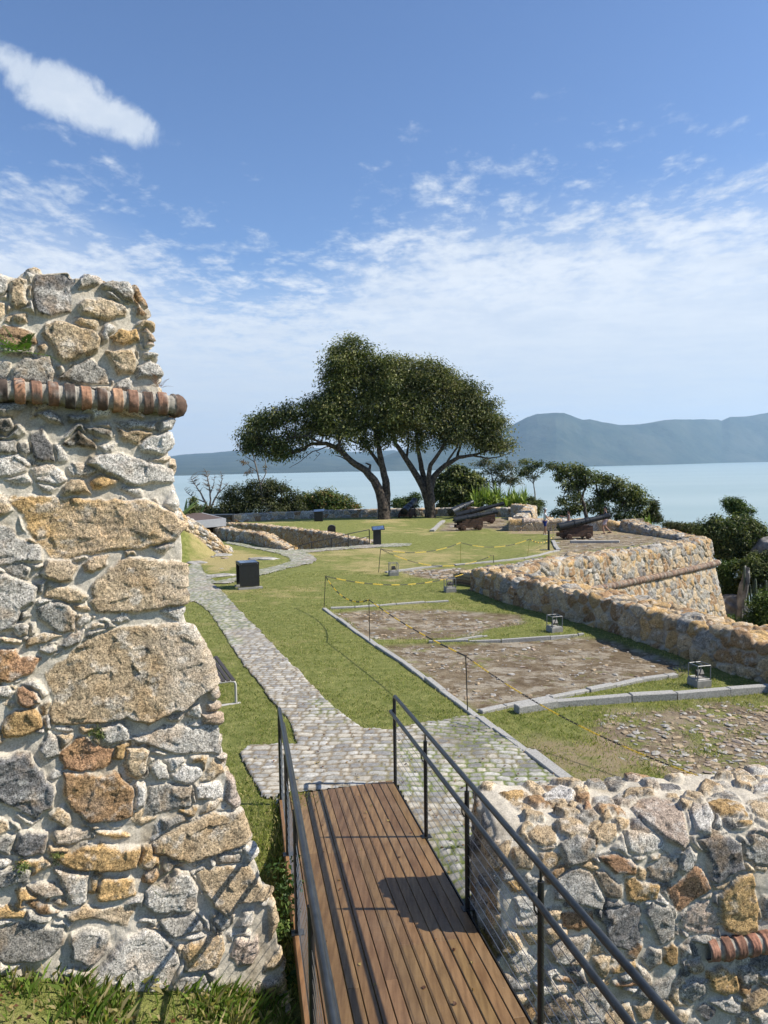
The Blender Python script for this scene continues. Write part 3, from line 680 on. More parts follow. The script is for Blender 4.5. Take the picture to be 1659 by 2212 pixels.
TB = P_("""o 50,130,200,110,500,120,950,130,1110,200,1170,300,1120,400,950,440,600,480,420,495,330,490,250,400,150,290,90,200
t 260,590,300,510,440,500,495,570,480,640,400,655,300,630
o 530,540,590,490,680,510,690,560,610,600,550,590
t 590,680,680,600,830,500,950,510,1080,530,1225,545,1245,780,1000,850,870,870,620,870,560,800,600,760
t 290,740,320,660,480,690,560,750,520,800,400,780
g 245,820,330,790,440,800,485,870,480,970,330,965,260,900
l -40,290,80,300,110,370,270,430,270,520,150,520,-40,560
g 40,560,110,510,210,560,200,630,130,630
l -40,620,70,600,250,690,240,780,150,820,100,960,-40,980
l 85,960,120,930,200,940,195,1000,130,1010
t -30,1005,90,1005,150,1040,120,1055,20,1040
t 175,1070,210,1030,330,985,400,990,300,1060,190,1085
g 380,1070,450,1000,560,980,520,1060,420,1090
t 570,990,600,950,675,930,670,960,600,985
l 500,930,540,875,590,900,580,940,510,970
l 720,920,770,870,820,875,830,910,770,935
l 260,1110,360,1060,375,1100,320,1140
t 290,1260,390,1190,560,1050,740,960,1000,930,1180,925,1290,990,1350,1130,1410,1240,1395,1330,1260,1420,1160,1490,960,1580,800,1530,600,1580,330,1590,300,1500,330,1430
l 1300,1025,1350,1035,1350,1080,1310,1110
r -40,1080,90,1090,140,1150,270,1165,230,1260,70,1310,-40,1290
l -30,1340,60,1330,100,1370,50,1400,-30,1400
r 95,1430,110,1370,160,1340,240,1370,250,1430,140,1450
o 10,1580,70,1470,190,1455,250,1490,270,1600,150,1650,30,1665
b 1335,1360,1390,1345,1445,1395,1435,1440,1370,1430
b 1340,1450,1400,1440,1460,1470,1400,1500,1345,1490
b 1310,1510,1465,1505,1475,1560,1430,1580,1320,1570
l 645,1600,780,1560,825,1600,820,1690,670,1710
l 820,1680,960,1640,1060,1590,1400,1580,1500,1590,1515,1780,1300,1775,1130,1770,950,1720""")
TC = P_("""r 330,190,410,100,470,90,540,140,610,160,600,240,520,270,420,280,340,270
b 340,290,600,280,640,300,735,370,720,520,600,550,480,555,400,500,350,400
t 680,250,690,160,770,150,815,180,800,280,760,320,700,290
d -40,190,160,180,240,330,310,390,290,470,180,530,60,470,-40,420
l 215,170,250,60,320,110,330,190,240,215
l 825,260,870,220,920,250,920,320,860,330
w 935,300,1000,240,1090,240,1100,290,1030,345,950,330
g 820,360,1050,350,1040,460,920,500,790,520,815,430
w 1070,350,1200,330,1225,400,1180,430,1080,420
p 1240,440,1250,290,1300,290,1325,400,1290,470
t 830,680,980,590,1080,530,1340,475,1380,530,1395,650,1340,680,1020,770,900,750,840,730
d 65,700,90,600,260,600,265,660,240,740,120,730
l 290,620,300,580,480,590,490,650,300,685
o 510,610,640,600,710,640,640,650,530,635
l 590,575,650,560,660,590,600,595
o 290,740,420,700,560,690,760,700,750,800,620,825,450,820,350,790
g -30,820,100,790,165,810,160,880,60,900,-30,895
l 295,820,480,835,475,990,400,1000,340,900
o 530,950,550,860,730,850,730,960,620,985,540,980
l 140,910,240,890,320,900,345,950,250,970,160,950
b 130,1000,190,980,330,1030,200,1050
t 360,1060,440,1010,560,1020,750,1020,700,1110,600,1090,500,1080,390,1090
l 780,1000,800,930,900,880,960,810,1020,820,1070,910,1050,1050,850,1045
b 780,880,800,820,850,790,870,830,830,880
t 1060,830,1190,790,1370,790,1410,870,1465,930,1435,970,1280,990,1250,1070,1150,1010,1100,930
g 870,1090,1040,1070,1100,1110,1090,1150,950,1170,890,1130
l 770,1080,850,1080,850,1110,780,1100
g 1160,1090,1190,1040,1260,1050,1250,1120,1200,1140
o -30,1040,50,1020,130,1050,120,1090,-30,1090
g -30,1150,100,1110,350,1120,340,1220,250,1310,100,1320,-30,1300
g 370,1160,470,1130,600,1150,605,1230,540,1300,470,1340,380,1290
l 480,1420,600,1280,690,1160,800,1130,900,1160,930,1200,970,1330,930,1450,830,1480,680,1480,560,1500,480,1470
o 985,1270,1030,1210,1220,1160,1225,1250,1180,1340,1010,1370
p 1250,1290,1300,1180,1400,1170,1410,1260,1370,1340,1290,1350
l 950,1470,1000,1390,1110,1380,1150,1450,1050,1530,980,1520
g 1180,720,1320,735,1330,775,1200,780
t -30,510,40,540,60,590,-30,660
w 1340,700,1390,680,1398,740,1350,770
t 1480,950,1515,980,1515,1100,1470,1200,1460,1000
g 890,545,1000,515,1010,555,910,600
t 1420,1450,1550,1390,1565,1470,1460,1530,1380,1500""")
TD = P_("""t 350,500,410,445,480,450,510,500,500,560,420,570,370,540
t 500,430,590,415,670,470,680,500,570,545,520,510
g 520,560,600,530,710,530,700,620,650,670,560,695
t 720,490,760,435,830,440,840,510,780,540,730,520
l 880,470,960,450,1080,510,1090,560,960,585,890,560
p 920,340,960,310,1130,300,1210,410,1215,530,1180,575,1090,500,980,410
w 1250,340,1330,350,1360,410,1340,500,1270,480,1240,390
d 1260,510,1400,500,1500,560,1520,690,1370,750,1340,740,1320,600
g 1500,520,1560,560,1570,640,1530,650
g 1550,520,1600,500,1690,520,1690,660,1560,665
r 730,620,770,590,830,570,940,620,930,680,830,690
g 1000,640,1080,590,1170,600,1160,690,1100,720,1010,690
o 885,720,910,700,1060,740,1050,820,920,855,885,840
r 1105,770,1260,670,1290,680,1340,780,1260,840,1180,905,1150,860
o 1380,820,1500,720,1550,720,1600,900,1600,1010,1480,1030,1420,1000,1390,900
l 500,770,590,700,680,710,760,840,740,890,600,890,500,870
g 700,700,760,690,850,760,840,820,780,820,740,770
d 760,900,900,860,965,880,960,1060,880,1120,770,1080,750,980
g 985,920,1030,850,1140,890,1150,960,1140,1060,1060,1100,1020,1000
p 1190,960,1240,870,1330,840,1380,940,1370,1030,1250,1040,1190,1010
r 530,930,650,920,700,920,710,980,620,1020,540,1000
l 460,1100,540,1060,690,1060,680,1130,560,1180,480,1180
t 700,1170,760,1140,800,1150,790,1220,750,1260,710,1230
o 800,1240,850,1180,920,1170,910,1220,830,1240
g 960,1170,1010,1110,1060,1120,1070,1200,1000,1230
o 1075,1110,1130,1090,1165,1110,1160,1190,1120,1215,1080,1180
l 1170,1100,1230,1100,1235,1150,1190,1165
t 1210,1190,1280,1160,1305,1210,1260,1240,1220,1230
o 1330,1240,1400,1200,1470,1240,1480,1330,1410,1375,1350,1330
g 1180,1330,1240,1270,1300,1290,1320,1350,1250,1410,1190,1390
r 800,1280,940,1270,950,1310,810,1310
r 480,1270,540,1250,620,1280,600,1310,500,1300
l 590,1340,650,1310,760,1320,800,1430,750,1528,600,1528,580,1420
d 420,1420,500,1370,580,1380,600,1480,520,1528,420,1510
l 1460,1380,1500,1360,1525,1395,1480,1400
t 310,400,370,380,440,400,430,430,340,430
t 490,370,560,350,630,390,550,405
t 440,310,560,310,570,335,470,335
o 200,290,310,270,360,300,250,320
w 430,270,520,240,600,290,580,320,430,300
o 1310,330,1400,290,1520,320,1535,400,1400,400
t 1560,340,1600,310,1690,320,1690,400,1600,390
o 1480,430,1550,420,1560,460,1500,460
t 740,400,800,370,810,420,760,425
r 640,350,680,345,690,370,650,380
t 880,260,1030,255,1040,290,880,300
w 1590,240,1640,205,1690,210,1690,270,1600,270
o 230,740,320,730,330,800,260,790
l 270,830,420,810,440,930,300,940
l 240,1140,330,1120,420,1200,440,1290,300,1300,240,1200
l 1490,1210,1590,1220,1580,1300,1500,1290
l 1600,1240,1690,1220,1690,1290,1610,1280
t 260,560,340,550,370,600,360,690,280,680""")

# tall bastion wall at the left
edge_px = [(622, 2180), (620, 2130), (612, 2060), (600, 1990), (578, 1905), (545, 1780), (520, 1690), (500, 1620), (497, 1560), (488, 1510), (470, 1470), (463, 1420), (440, 1370), (422, 1330), (415, 1270), (410, 1200), (395, 1150), (380, 1080), (376, 1010), (362, 960), (368, 915), (360, 880), (350, 860), (347, 820), (332, 780), (322, 740), (326, 700), (318, 665), (312, 640), (300, 618)]
eu_, ev_ = np.array([luv(*p) for p in edge_px]).T; _v1 = luv(400, 1250)[1]; eu_ = eu_ - .03 - .06 * sst(ev_, .6, 1.3) * sst(-ev_, -_v1 - .35, -_v1) + .015 * sst(ev_, _v1, _v1 + .4)
top_px = [(-200, 600), (0, 597), (25, 598), (62, 600), (72, 590), (150, 585), (156, 599), (185, 600), (215, 607), (250, 607), (285, 616), (305, 632)]
tu_, tv_ = np.array([luv(*p) for p in top_px]).T
res = .0085; UL = luv(-70, 1100)[0] - .6; k_side, L_side = 60, 1.6; k_top, L_top = 50, 1.1
nU = int((-UL) / res); nV = int((tv_.max() + .25) / res)
tU = np.linspace(0, 1, nU); vv0 = np.linspace(-.25, 1, nV)          # vv0 scaled below
Ug = np.zeros((nU + k_side, nV + k_top)); Vg = Ug.copy(); Sd = Ug.copy(); Bk = Ug.copy()
for j in range(nV + k_top):
    vraw = -.25 + (tv_.max() + .25) * min(j, nV - 1) / (nV - 1)
    ur = np.interp(vraw, ev_, eu_); u_ = UL + (ur - UL) * tU
    Ug[:nU, j] = u_; Ug[nU:, j] = ur
    vt = np.interp(Ug[:, j], tu_, tv_); Vg[:, j] = np.where(vraw > vt - .25, vt - .25 + (vraw - vt + .25) * (.25 / np.maximum(tv_.max() - vt + .25, .01)), vraw)
    Sd[nU:, j] = L_side * (np.arange(1, k_side + 1) / k_side) ** 1.6
    if j >= nV: Bk[:, j] = L_top * ((j - nV + 1) / k_top) ** 1.5
SDIR = np.array([-.50, .866, 0]); 
P = L0 + Ug[..., None] * LE + Vg[..., None] * LEV + Sd[..., None] * SDIR + Bk[..., None] * LB * 1.0 - Bk[..., None] * np.array([0, 0, .05])
P = blur(blur(P, 0, 3), 1, 3); N = gnormals(P)
tr = [(c, [luv(*p) for p in kA(pl)]) for c, pl in TA] + [(c, [luv(*p) for p in kB6(pl)]) for c, pl in TB] + [(c, [luv(*p) for p in kC(pl)]) for c, pl in TC]
Us, Vs = Ug + Sd, Vg + Bk
# shrink the traced outlines a little: they were drawn on the lit rims
h, c = relief(Us, Vs, tr, size=.14, aspect=1.3, seed=5, gap=.004, prot=(.022, .068), mix='ttollgwtlg', mortar=(.475, .43, .35), tight=.004, bevel=.032, keep=.34)
white = sst(fbm(Us * 1.6, Vs * 1.6, 4, 301) + .35 * sst(Vs, 3.2, 3.6) * sst(-Vs, -4.4, -4.0), .1, .55)[..., None]
c = c * (1 - .30 * white) + np.array([.52, .49, .44]) * .30 * white
cord_v = luv(200, 862)[1]; 
under_dark = (np.exp(-((Vs - (cord_v - .17)) / .10) ** 2) * sst(fbm(Us * 3, Vs * 6, 3, 302), -.6, .3))[..., None]; c = c * (1 - .5 * under_dark)  # masonry darkened in a broken band just under the cordon
P = P + N * h[..., None]
bw = empty('bastion_wall', L0); tag(bw, 'tall battered rubble stone wall with a brick cordon at the left', 'wall')
me = npmesh('masonry', P.reshape(-1, 3) - L0, gridfaces(*Ug.shape), c.reshape(-1, 3), True, dict(Sm=relief.sm.reshape(-1, 3))); link('masonry', me, M_STONE, bw)

def cordon(pts, r, pitch, seed, name, parent, off=(0, 0, 0), brick=((.38, .20, .12), (.24, .13, .085), (.13, .08, .055), (.48, .28, .17), (.07, .05, .04), (.18, .10, .065)), fill=.70, ns=14, wh=.3, res=None):
    """a half-round string course of header bricks along a line"""
    pts = np.array(pts, float); sg = np.linalg.norm(np.diff(pts, axis=0), axis=1); s = np.concatenate([[0], np.cumsum(sg)])
    n_ = int(s[-1] / (res or pitch / 22)) + 2; q_ = np.linspace(0, s[-1], n_)
    C_ = np.stack([np.interp(q_, s, pts[:, k]) for k in range(3)], 1); C_ = blur(C_, 0, 2)
    T = np.gradient(C_, axis=0); T /= np.linalg.norm(T, axis=1, keepdims=True)
    up = np.array([0, 0, 1.]); A = np.cross(T, up); A /= np.linalg.norm(A, axis=1, keepdims=True)
    ph = (q_ / pitch) % 1; bi = np.floor(q_ / pitch).astype(np.int64); z0 = np.zeros_like(bi)
    b_ = sst(ph, .03, .07) * sst(-ph, -fill - .03, -fill + .01)
    rr = r * (1 - .20 * (1 - b_)) + r * .09 * (_h(bi, z0, seed) - .5) * b_
    th = np.linspace(0, 2 * math.pi, ns, endpoint=False)
    P_q = C_[:, None] + (A[:, None] * np.cos(th)[None, :, None] + up * np.sin(th)[None, :, None]) * rr[:, None, None]
    P_q = P_q + (fbm(q_[:, None] * 30 + 0 * th[None], th[None] * 2 + 0 * q_[:, None], 4, seed, .65) * r * .17)[..., None] * (A[:, None] * np.cos(th)[None, :, None] + up * np.sin(th)[None, :, None])
    br = np.array(brick)[(_h(bi, z0, seed + 3) * len(brick)).astype(int) % len(brick)]
    cb = br[:, None] * (1 + .8 * fbm(q_[:, None] * 14 + 0 * th[None], th[None] * 1.5 + 0 * q_[:, None], 4, seed + 4)[..., None])
    lm = sst(fbm(q_[:, None] * 9 + 0 * th[None], th[None] * 1.1 + 0 * q_[:, None], 4, seed + 7), .5 - wh, 1.0 - wh)[..., None]; cb = cb * (1 - .6 * lm) + np.array([.5, .47, .42]) * .6 * lm
    cm = np.ones((n_, ns, 3)) * np.array([.36, .33, .28]) * (1 + .5 * fbm(q_[:, None] * 12 + 0 * th[None], th[None] * 2 + 0 * q_[:, None], 4, seed + 12)[..., None]); cc = cb * b_[:, None, None] + cm * (1 - b_)[:, None, None]
    i = np.arange(n_ * ns).reshape(n_, ns); j = np.roll(i, -1, 1)
    Fq = np.stack([i[:-1], j[:-1], j[1:], i[1:]], -1).reshape(-1, 4)
    Vt = P_q.reshape(-1, 3); ctr = C_[-1] + T[-1] * r * .35; Vt = np.concatenate([Vt, [ctr] * ns]); cc = np.concatenate([cc.reshape(-1, 3), cc[-1]])
    last = i[-1]; e_ = n_ * ns + np.arange(ns); Fq = np.concatenate([Fq, np.stack([last, np.roll(last, -1), np.roll(e_, -1), e_], 1)])
    return link(name, npmesh(name, Vt - np.array(off), Fq[:, ::-1], np.clip(cc, .02, .7)), M_VC, parent)
def lpt(dx, dy, out_=0.):
    u_, v_ = luv(dx, dy); return L0 + u_ * LE + v_ * LEV + LN * out_
pc = [lpt(-250, 832, .05), lpt(-60, 843, .05), lpt(60, 849, .05), lpt(200, 864, .05), lpt(330, 873, .05), lpt(362, 876, .06), lpt(378, 878, .045)]
pc += [pc[-1] + SDIR * .10 + LE * .02, pc[-1] + SDIR * .5, pc[-1] + SDIR * 1.4]
cordon(pc, .085, .106, 11, 'brick_cordon', bw, off=L0)

# low thick wall across the ditch at the right
RANG = R(6); RE = np.array([math.cos(RANG), math.sin(RANG)]); R0 = np.array([.90, 5.50, 0.])
zt_ = 1.13
segs = [(.14, -1.05), (0., -.30), (-.14, .60), (-.22, zt_ - .16), (-.40, zt_ - .03), (-1.0, zt_ + .02), (-1.06, -.3)]
f_ = tracemap(R0, RE, segs)
trD = [(c, [f_(*p) for p in kD(pl)]) for c, pl in TD]
rw = empty('parapet_wall', (R0[0], R0[1], 0)); tag(rw, 'broad low rubble stone wall beside the boardwalk, brick cordon stub on its face', 'wall')
cum = [0]; 
for a, b2 in zip(segs[:-1], segs[1:]): cum.append(cum[-1] + math.hypot(b2[0] - a[0], b2[1] - a[1]))
res = .0115; Wn = int(cum[-1] / res); wq = np.linspace(0, cum[-1], Wn); sgA = np.array(segs)
offq = blur(np.interp(wq, cum, sgA[:, 0])[:, None], 0, 5)[:, 0]; zq = blur(np.interp(wq, cum, sgA[:, 1])[:, None], 0, 5)[:, 0]
Ln = 4.1; Sn = int(Ln / res); ks = 46
sq = np.concatenate([np.linspace(0, Ln, Sn)]); ends = np.linspace(1, 0, ks)[:-1] ** 1.0
cenW = np.array([-.50, -.35]); 
P = np.zeros((Sn + ks - 1, Wn, 3)); U = np.zeros((Sn + ks - 1, Wn)); 
nR = np.array([RE[1], -RE[0]])
for i in range(Sn + ks - 1):
    if i < ks - 1:                      # rounded left end: the section shrinks to its middle line
        e_ = ends[i]; s_ = -.10 * e_ ** .5 ; k = 1 - e_ * .999
        o2 = cenW[0] + (offq - cenW[0]) * k; z2 = zq * k + np.minimum(zq, cenW[1]) * (1 - k) * 0 + cenW[1] * (1 - k)
        U[i] = -e_ * .6
    else: s_ = sq[i - ks + 1] ; o2 = offq; z2 = zq; U[i] = s_
    P[i, :, :2] = R0[:2] + RE * s_ + nR * o2[:, None]; P[i, :, 2] = z2
Vw = np.repeat(wq[None], P.shape[0], 0)
P[..., 2] += (.10 * fbm(U * 1.6, Vw * .6, 4, 410)) * sst(P[..., 2], .1, .7)
P = blur(blur(P, 0, 3), 1, 2); N = gnormals(P)
Ue = U.copy(); Ve = Vw.copy(); kk = sst(np.arange(ks - 1) / (ks - 1.), .55, 1.)[:, None] * 0; Ue[:ks - 1] = P[:ks - 1, :, 1] - 9; Ve[:ks - 1] = P[:ks - 1, :, 2] + 11
h, c = relief(Ue, Ve, trD, size=.16, aspect=1.25, seed=23, gap=.004, prot=(.015, .06), mix='ttglgtdlbt', mortar=(.47, .425, .345), tight=.002, bevel=.026, keep=.25)
P = P + N * h[..., None]
off0 = np.array([R0[0], R0[1], 0]); link('masonry', npmesh('masonry', P.reshape(-1, 3) - off0, gridfaces(*U.shape), c.reshape(-1, 3), True, dict(Sm=relief.sm.reshape(-1, 3))), M_STONE, rw)
def rpt(dx, dy, out_=0.):
    s_, w_ = f_(dx, dy); o2 = np.interp(w_, cum, sgA[:, 0]); z2 = np.interp(w_, cum, sgA[:, 1]); q_ = R0[:2] + RE * s_ + nR * (o2 + out_); return np.array([q_[0], q_[1], z2])
cordon([rpt(1521, 2048, .03), rpt(1590, 2040, .03), rpt(1640, 2030, .03), rpt(1760, 2018, .03), rpt(1860, 2005, .03)], .090, .115, 31, 'brick_cordon', rw, off=off0, brick=((.36, .17, .11), (.40, .20, .13), (.28, .14, .09)), wh=.05)

# ------------------------------------------------------------------ the other walls
def gz(x, y): return float(zg(y))
FAR = dict(mat=M_STONE_FAR)
# inner parapet (shaded side towards the lawn)
p1a = gnd(1004, 1274); p1b = gnd(1659, 1474); dv = (p1b - p1a)[:2]; dv /= np.linalg.norm(dv); e0 = p1a[:2] + dv * -.1; e1 = p1b[:2] + dv * 6.0
pw = []
for bx, tx in zip(c3((120, 198), (300, 265), (560, 335), (800, 400), (1000, 472), (1300, 572), (1659, 684)), c3((120, 92), (300, 140), (560, 190), (800, 245), (1000, 300), (1300, 382), (1659, 480))):
    g_ = gnd(*bx); a_ = aty(tx[0], tx[1], g_[1] + .08); pw.append((g_[0], g_[1], g_[2] - .08, float(a_[2])))
pw.append((pw[-1][0] + dv[0] * 6, pw[-1][1] + dv[1] * 6, 0., pw[-1][3]))
wall('terrace_parapet', 'long low rubble parapet, shaded side along the earth terraces', 'wall', pw,
     [(0, -.12, 0), (-.04, 1, -.06), (-.10, 1, 0), (-.98, 1, .0), (-1.08, 1, -.1), (-1.4, 1, -1.8)], .026, 41, size=.34, aspect=1.2, prot=(.02, .09), mix='tbobtbotg', mortar=(.38, .33, .26), gap=.008, zjag=.12, bevel=.03, fs=1.6, fa=1.5)
# battered bastion face with cordon, sunlit
q0 = np.array([2.85, 25.35]); q1 = np.array([17.5, 40.0]); dF = (q1 - q0) / np.linalg.norm(q1 - q0); LF = np.linalg.norm(q1 - q0)
zc0, zc1 = .10, float(aty(1538, 1167, 40.)[2])
pF = aty(1200, 1180, 30.6)
rest = [(17.5, 40.0), (17.2, 44.), (16.75, 48.2), (16.7, 49.4)]
fp = [(q0[0] + dF[0] * s_, q0[1] + dF[1] * s_) for s_ in (.3, LF * .25, LF * .5, LF * .75, LF)] + [(17.35, 42.), (17.0, 45.), (16.7, 48.3), (16.65, 49.2)]
zt5 = [.10, -.02, -.18, -.33, -.42, -.42, -.36, -.22, -.14]
bastion = empty('bastion_face', (q1[0], q1[1], 0)); tag(bastion, 'high sunlit battered bastion wall with a long brick cordon', 'wall')
bo = np.array([q1[0], q1[1], 0])
def shift(o, off): 
    me_ = o.data; n_ = len(me_.vertices); a = np.empty(n_ * 3, np.float32); me_.vertices.foreach_get('co', a); a = a.reshape(-1, 3) - np.array(off, np.float32); me_.vertices.foreach_set('co', a.ravel()); me_.update()
prF = [(1.55, -1, -.9), (.45, 0, -.75), (.20, 1, -.3), (.10, 1, 0), (-.95, 1, 0), (-1.05, 1, -.3), (-1.1, 1, -.75)]
prF = [(1.75, 1, -7.2), (.42, 1, -1.35), (.36, 1, -1.3), (.28, 1, -.08), (.20, 1, 0), (-.75, 1, 0), (-.85, 1, -.08), (-.9, 1, -.75)]
o = wall('masonry', None, None, [(a[0], a[1], zt5[i] - 1, zt5[i]) for i, a in enumerate(fp)], prF, .036, 52, parent=bastion, size=.33, aspect=1.1, prot=(.01, .09), mix='tgtbgtogdbtl', mortar=(.37, .33, .26), gap=.009, zjag=.12, bevel=.022, rnd_c=.05, warp=.16, fs=1.5, fa=1.6)
shift(o, bo)
nF = np.array([dF[1], -dF[0]])
cpts = [np.array([*(q0 + dF * s_ + nF * .46), np.interp(s_, [0, LF * .25, LF * .5, LF * .75, LF], zt5[:5]) - 1.32]) for s_ in np.linspace(3.0, LF + .55, 30)]
cpts += [cpts[-1] + np.array([-.2, .35, 0]), cpts[-1] + np.array([-.3, 2.5, 0])]
cordon(cpts, .155, .105, 61, 'brick_cordon', bastion, off=bo, brick=((.34, .22, .15), (.42, .29, .20), (.27, .17, .12), (.38, .32, .25)), wh=.45, ns=12)
rl = gnd(1102, 1147); rr_ = gnd(1372, 1146.5)
wall('seaward_parapet', 'low sandy stone parapet behind the visitors and the large cannon', 'wall', [(rl[0] - .1, rl[1], -1.1, -.10), (rr_[0] - 1.4, rr_[1] + .2, -1.1, -.14), (rr_[0] - .9, rr_[1] + .2, -1.1, -.4), (rr_[0] + .5, rr_[1] + .9, -1.1, -.25)], [(0, 0, 0), (-.05, 1, -.1), (-.12, 1, 0), (-.95, 1, .03), (-1.05, 1, -.15), (-1.2, 1, -3.)], .04, 57, size=.62, aspect=1.5, prot=(.03, .08), mix='tptolt', mortar=(.40, .35, .29), gap=.004, zjag=.05, **FAR)
fl = FARW[-1]
wall('embrasure_wall', 'pale stone cheek wall of the embrasure right of the yucca', 'wall', [(fl[0] - .1, fl[1] - .2, -1.4, .02), (fl[0] + .2, fl[1] - 5, -1.3, .18), (rl[0] + .25, rl[1] + .6, -1.1, .10)], [(0, 0, 0), (-.05, 1, -.1), (-.12, 1, 0), (-.9, 1, 0), (-1.0, 1, -.1), (-1.1, 1, -2.5)][::1], .05, 58, size=.35, prot=(.02, .07), mix='tltolt', mortar=(.46, .42, .36), zjag=.05, **FAR)
ztop = [aty(493, 1112.5, FARW[1][1])[2], aty(600, 1107.5, FARW[2][1])[2], aty(700, 1104, FARW[3][1])[2], aty(812, 1101, FARW[4][1])[2], aty(925, 1099, FARW[5][1])[2], aty(1010, 1097.5, FARW[6][1])[2], aty(1104, 1098, FARW[7][1])[2]]
wall('far_boundary_wall', 'long grey stone boundary wall behind the two big trees', 'wall', [(x + .2, y + .1, gz(x, y) - .2, float(z)) for (x, y), z in zip(FARW[1:], ztop)], [(0, 0, 0), (-.05, 1, -.08), (-.12, 1, 0), (-.75, 1, 0), (-.85, 1, -.1), (-.9, 0, -1.)], .05, 60, size=.52, aspect=1.25, prot=(.02, .05), mix='gtlgbtg', mortar=(.44, .42, .38), gap=.014, zjag=.03, **FAR)
# sunken entrance: two retaining walls
def wpath(top, base=None, zb=-3.2, dY=0.):
    out_ = []
    for i, p in enumerate(top):
        g = gnd(*(base[i] if base else (p[0], p[1] + 3))); a = aty(p[0], p[1], g[1] + .35 + dY); out_.append((g[0], g[1] + dY, zb, float(a[2])))
    return out_
pth = wpath(W1TOP, W1BASE, zb=-1.6)
wall('entrance_wall', 'curved rubble wall on the near side of the sunken entrance', 'wall', pth, [(0, 0, 0), (-.02, 1, -.06), (-.08, 1, 0), (-.62, 1, 0), (-.7, 1, -.08), (-.72, 0, 0)], .045, 63, size=.26, prot=(.03, .08), mix='tttobtl', mortar=(.36, .31, .24), zjag=.10, gap=.006, **FAR)
pth2 = [(g[0], g[1] - .4, -6.5, float(zg(g[1])) + .05) for g in [gnd(*p) for p in W2TOP]]
wall('entrance_wall', 'rubble retaining wall on the lawn side of the sunken entrance', 'wall', pth2, [(0, 0, 0), (-.02, 1, -.06), (-.08, 1, 0), (-.60, 1, 0), (-.7, 1, -.1), (-.72, 1, -.4)], .045, 65, size=.26, prot=(.03, .08), mix='tttobtl', mortar=(.36, .31, .24), zjag=.10, gap=.006, **FAR)
# ruined stub sloping down behind the bastion wall
ru = c1((20, 330), (80, 395), (140, 445), (230, 505), (300, 560), (352, 610), (405, 645))
rp = []
for i, (x, y) in enumerate(ru):
    Yv = np.interp(i, [0, 6], [36.0, 38.6]); a = aty(x, y, Yv); rp.append((a[0], a[1], -2.2, float(a[2])))
wall('ruined_wall', 'crumbling stub of pale rubble wall sloping down to the grass', 'wall', rp, [(.75, 0, 0), (.40, 1, -.25), (.18, 1, 0), (-.35, 1, 0), (-.5, 1, -.2), (-.7, 0, 0)], .032, 67, size=.22, prot=(.05, .16), mix='lttwtlo', mortar=(.46, .40, .30), zjag=.30, gap=.002, bevel=.07, mat=M_STONE_FAR)

# ------------------------------------------------------------------ boardwalk and its railings
AX = np.array([-.1817, .9834, 0.]); AX /= np.linalg.norm(AX); PX = np.array([AX[1], -AX[0], 0.]); SL = .085
DR = gnd(847, 1691); DR = np.array([DR[0], DR[1], .035])
def dk(s, w, h=0.): return DR - AX * s + PX * w + np.array([0, 0, SL * s + h])
WD = 1.40; LEN = 8.2
boards = MB(); nb = 15; bwid = WD / nb; gap = .007
Mr = Matrix((tuple(PX), tuple(-AX), (0, 0, 1))).transposed()
tilt = Matrix.Rotation(math.atan(SL), 3, 'X')
RD = Mr @ tilt
skew = .20                                               # the far end is cut at a slant
for i in range(nb):
    w0 = -WD + bwid * (i + .5); s0 = skew * (-w0 / WD) ; s = s0; first = True
    cuts = [s0 + rnd.uniform(1.6, 2.2)] if i % 3 else [s0 + 3.9]
    if i in (8, 9, 10, 11, 12): cuts = [3.62 + rnd.uniform(0, .02)]
    while cuts[-1] < LEN: cuts.append(cuts[-1] + rnd.uniform(2.4, 3.0))
    cuts[-1] = LEN
    for c1_ in cuts:
        col = rnd.uniform(.8, 1.22); tint = (col, col * rnd.uniform(.94, 1.03), col * rnd.uniform(.85, 1.05))
        boards.box(dk((s + c1_) / 2, w0, -.0145), (bwid - gap, (c1_ - s) * math.sqrt(1 + SL * SL) - .003, .028), RD, tint, bev=.003); s = c1_
bd = empty('boardwalk', DR); tag(bd, 'brown timber boardwalk ramp leading down to the cobbles', 'walkway')
def rel(mb_): mb_.v = [tuple(np.array(p) - np.array(REL)) for p in mb_.v]; return mb_
REL = DR
rel(boards).build('decking', M_WOOD, bd, col=True)
fa = MB()
for i, (a, b2) in enumerate(((.22, 1.5), (1.505, 2.9), (2.905, 4.4), (4.405, 6.0), (6.005, 8.2))):
    cc = rnd.uniform(.9, 1.25); fa.box(dk((a + b2) / 2, -WD - .022, -.105), (.035, b2 - a, .215), RD, (cc * 1.15, cc, cc * .9), bev=.003)
rel(fa).build('side_fascia', M_WOOD, bd, col=True)
fr = MB()
for w_ in (-WD + .05, -.7, -.05): fr.box(dk(4.3, w_, -.11), (.08, 7.6, .14), RD)
fr.box(dk(4.2, .014, -.05), (.012, 8.0, .10), RD)
for s_ in (3.2, 6.4): 
    for w_ in (-WD + .08, -.08): fr.box(dk(s_, w_, -.62), (.1, .1, .9), Mr)
rel(fr).build('steel_frame', M_BLACK, bd)

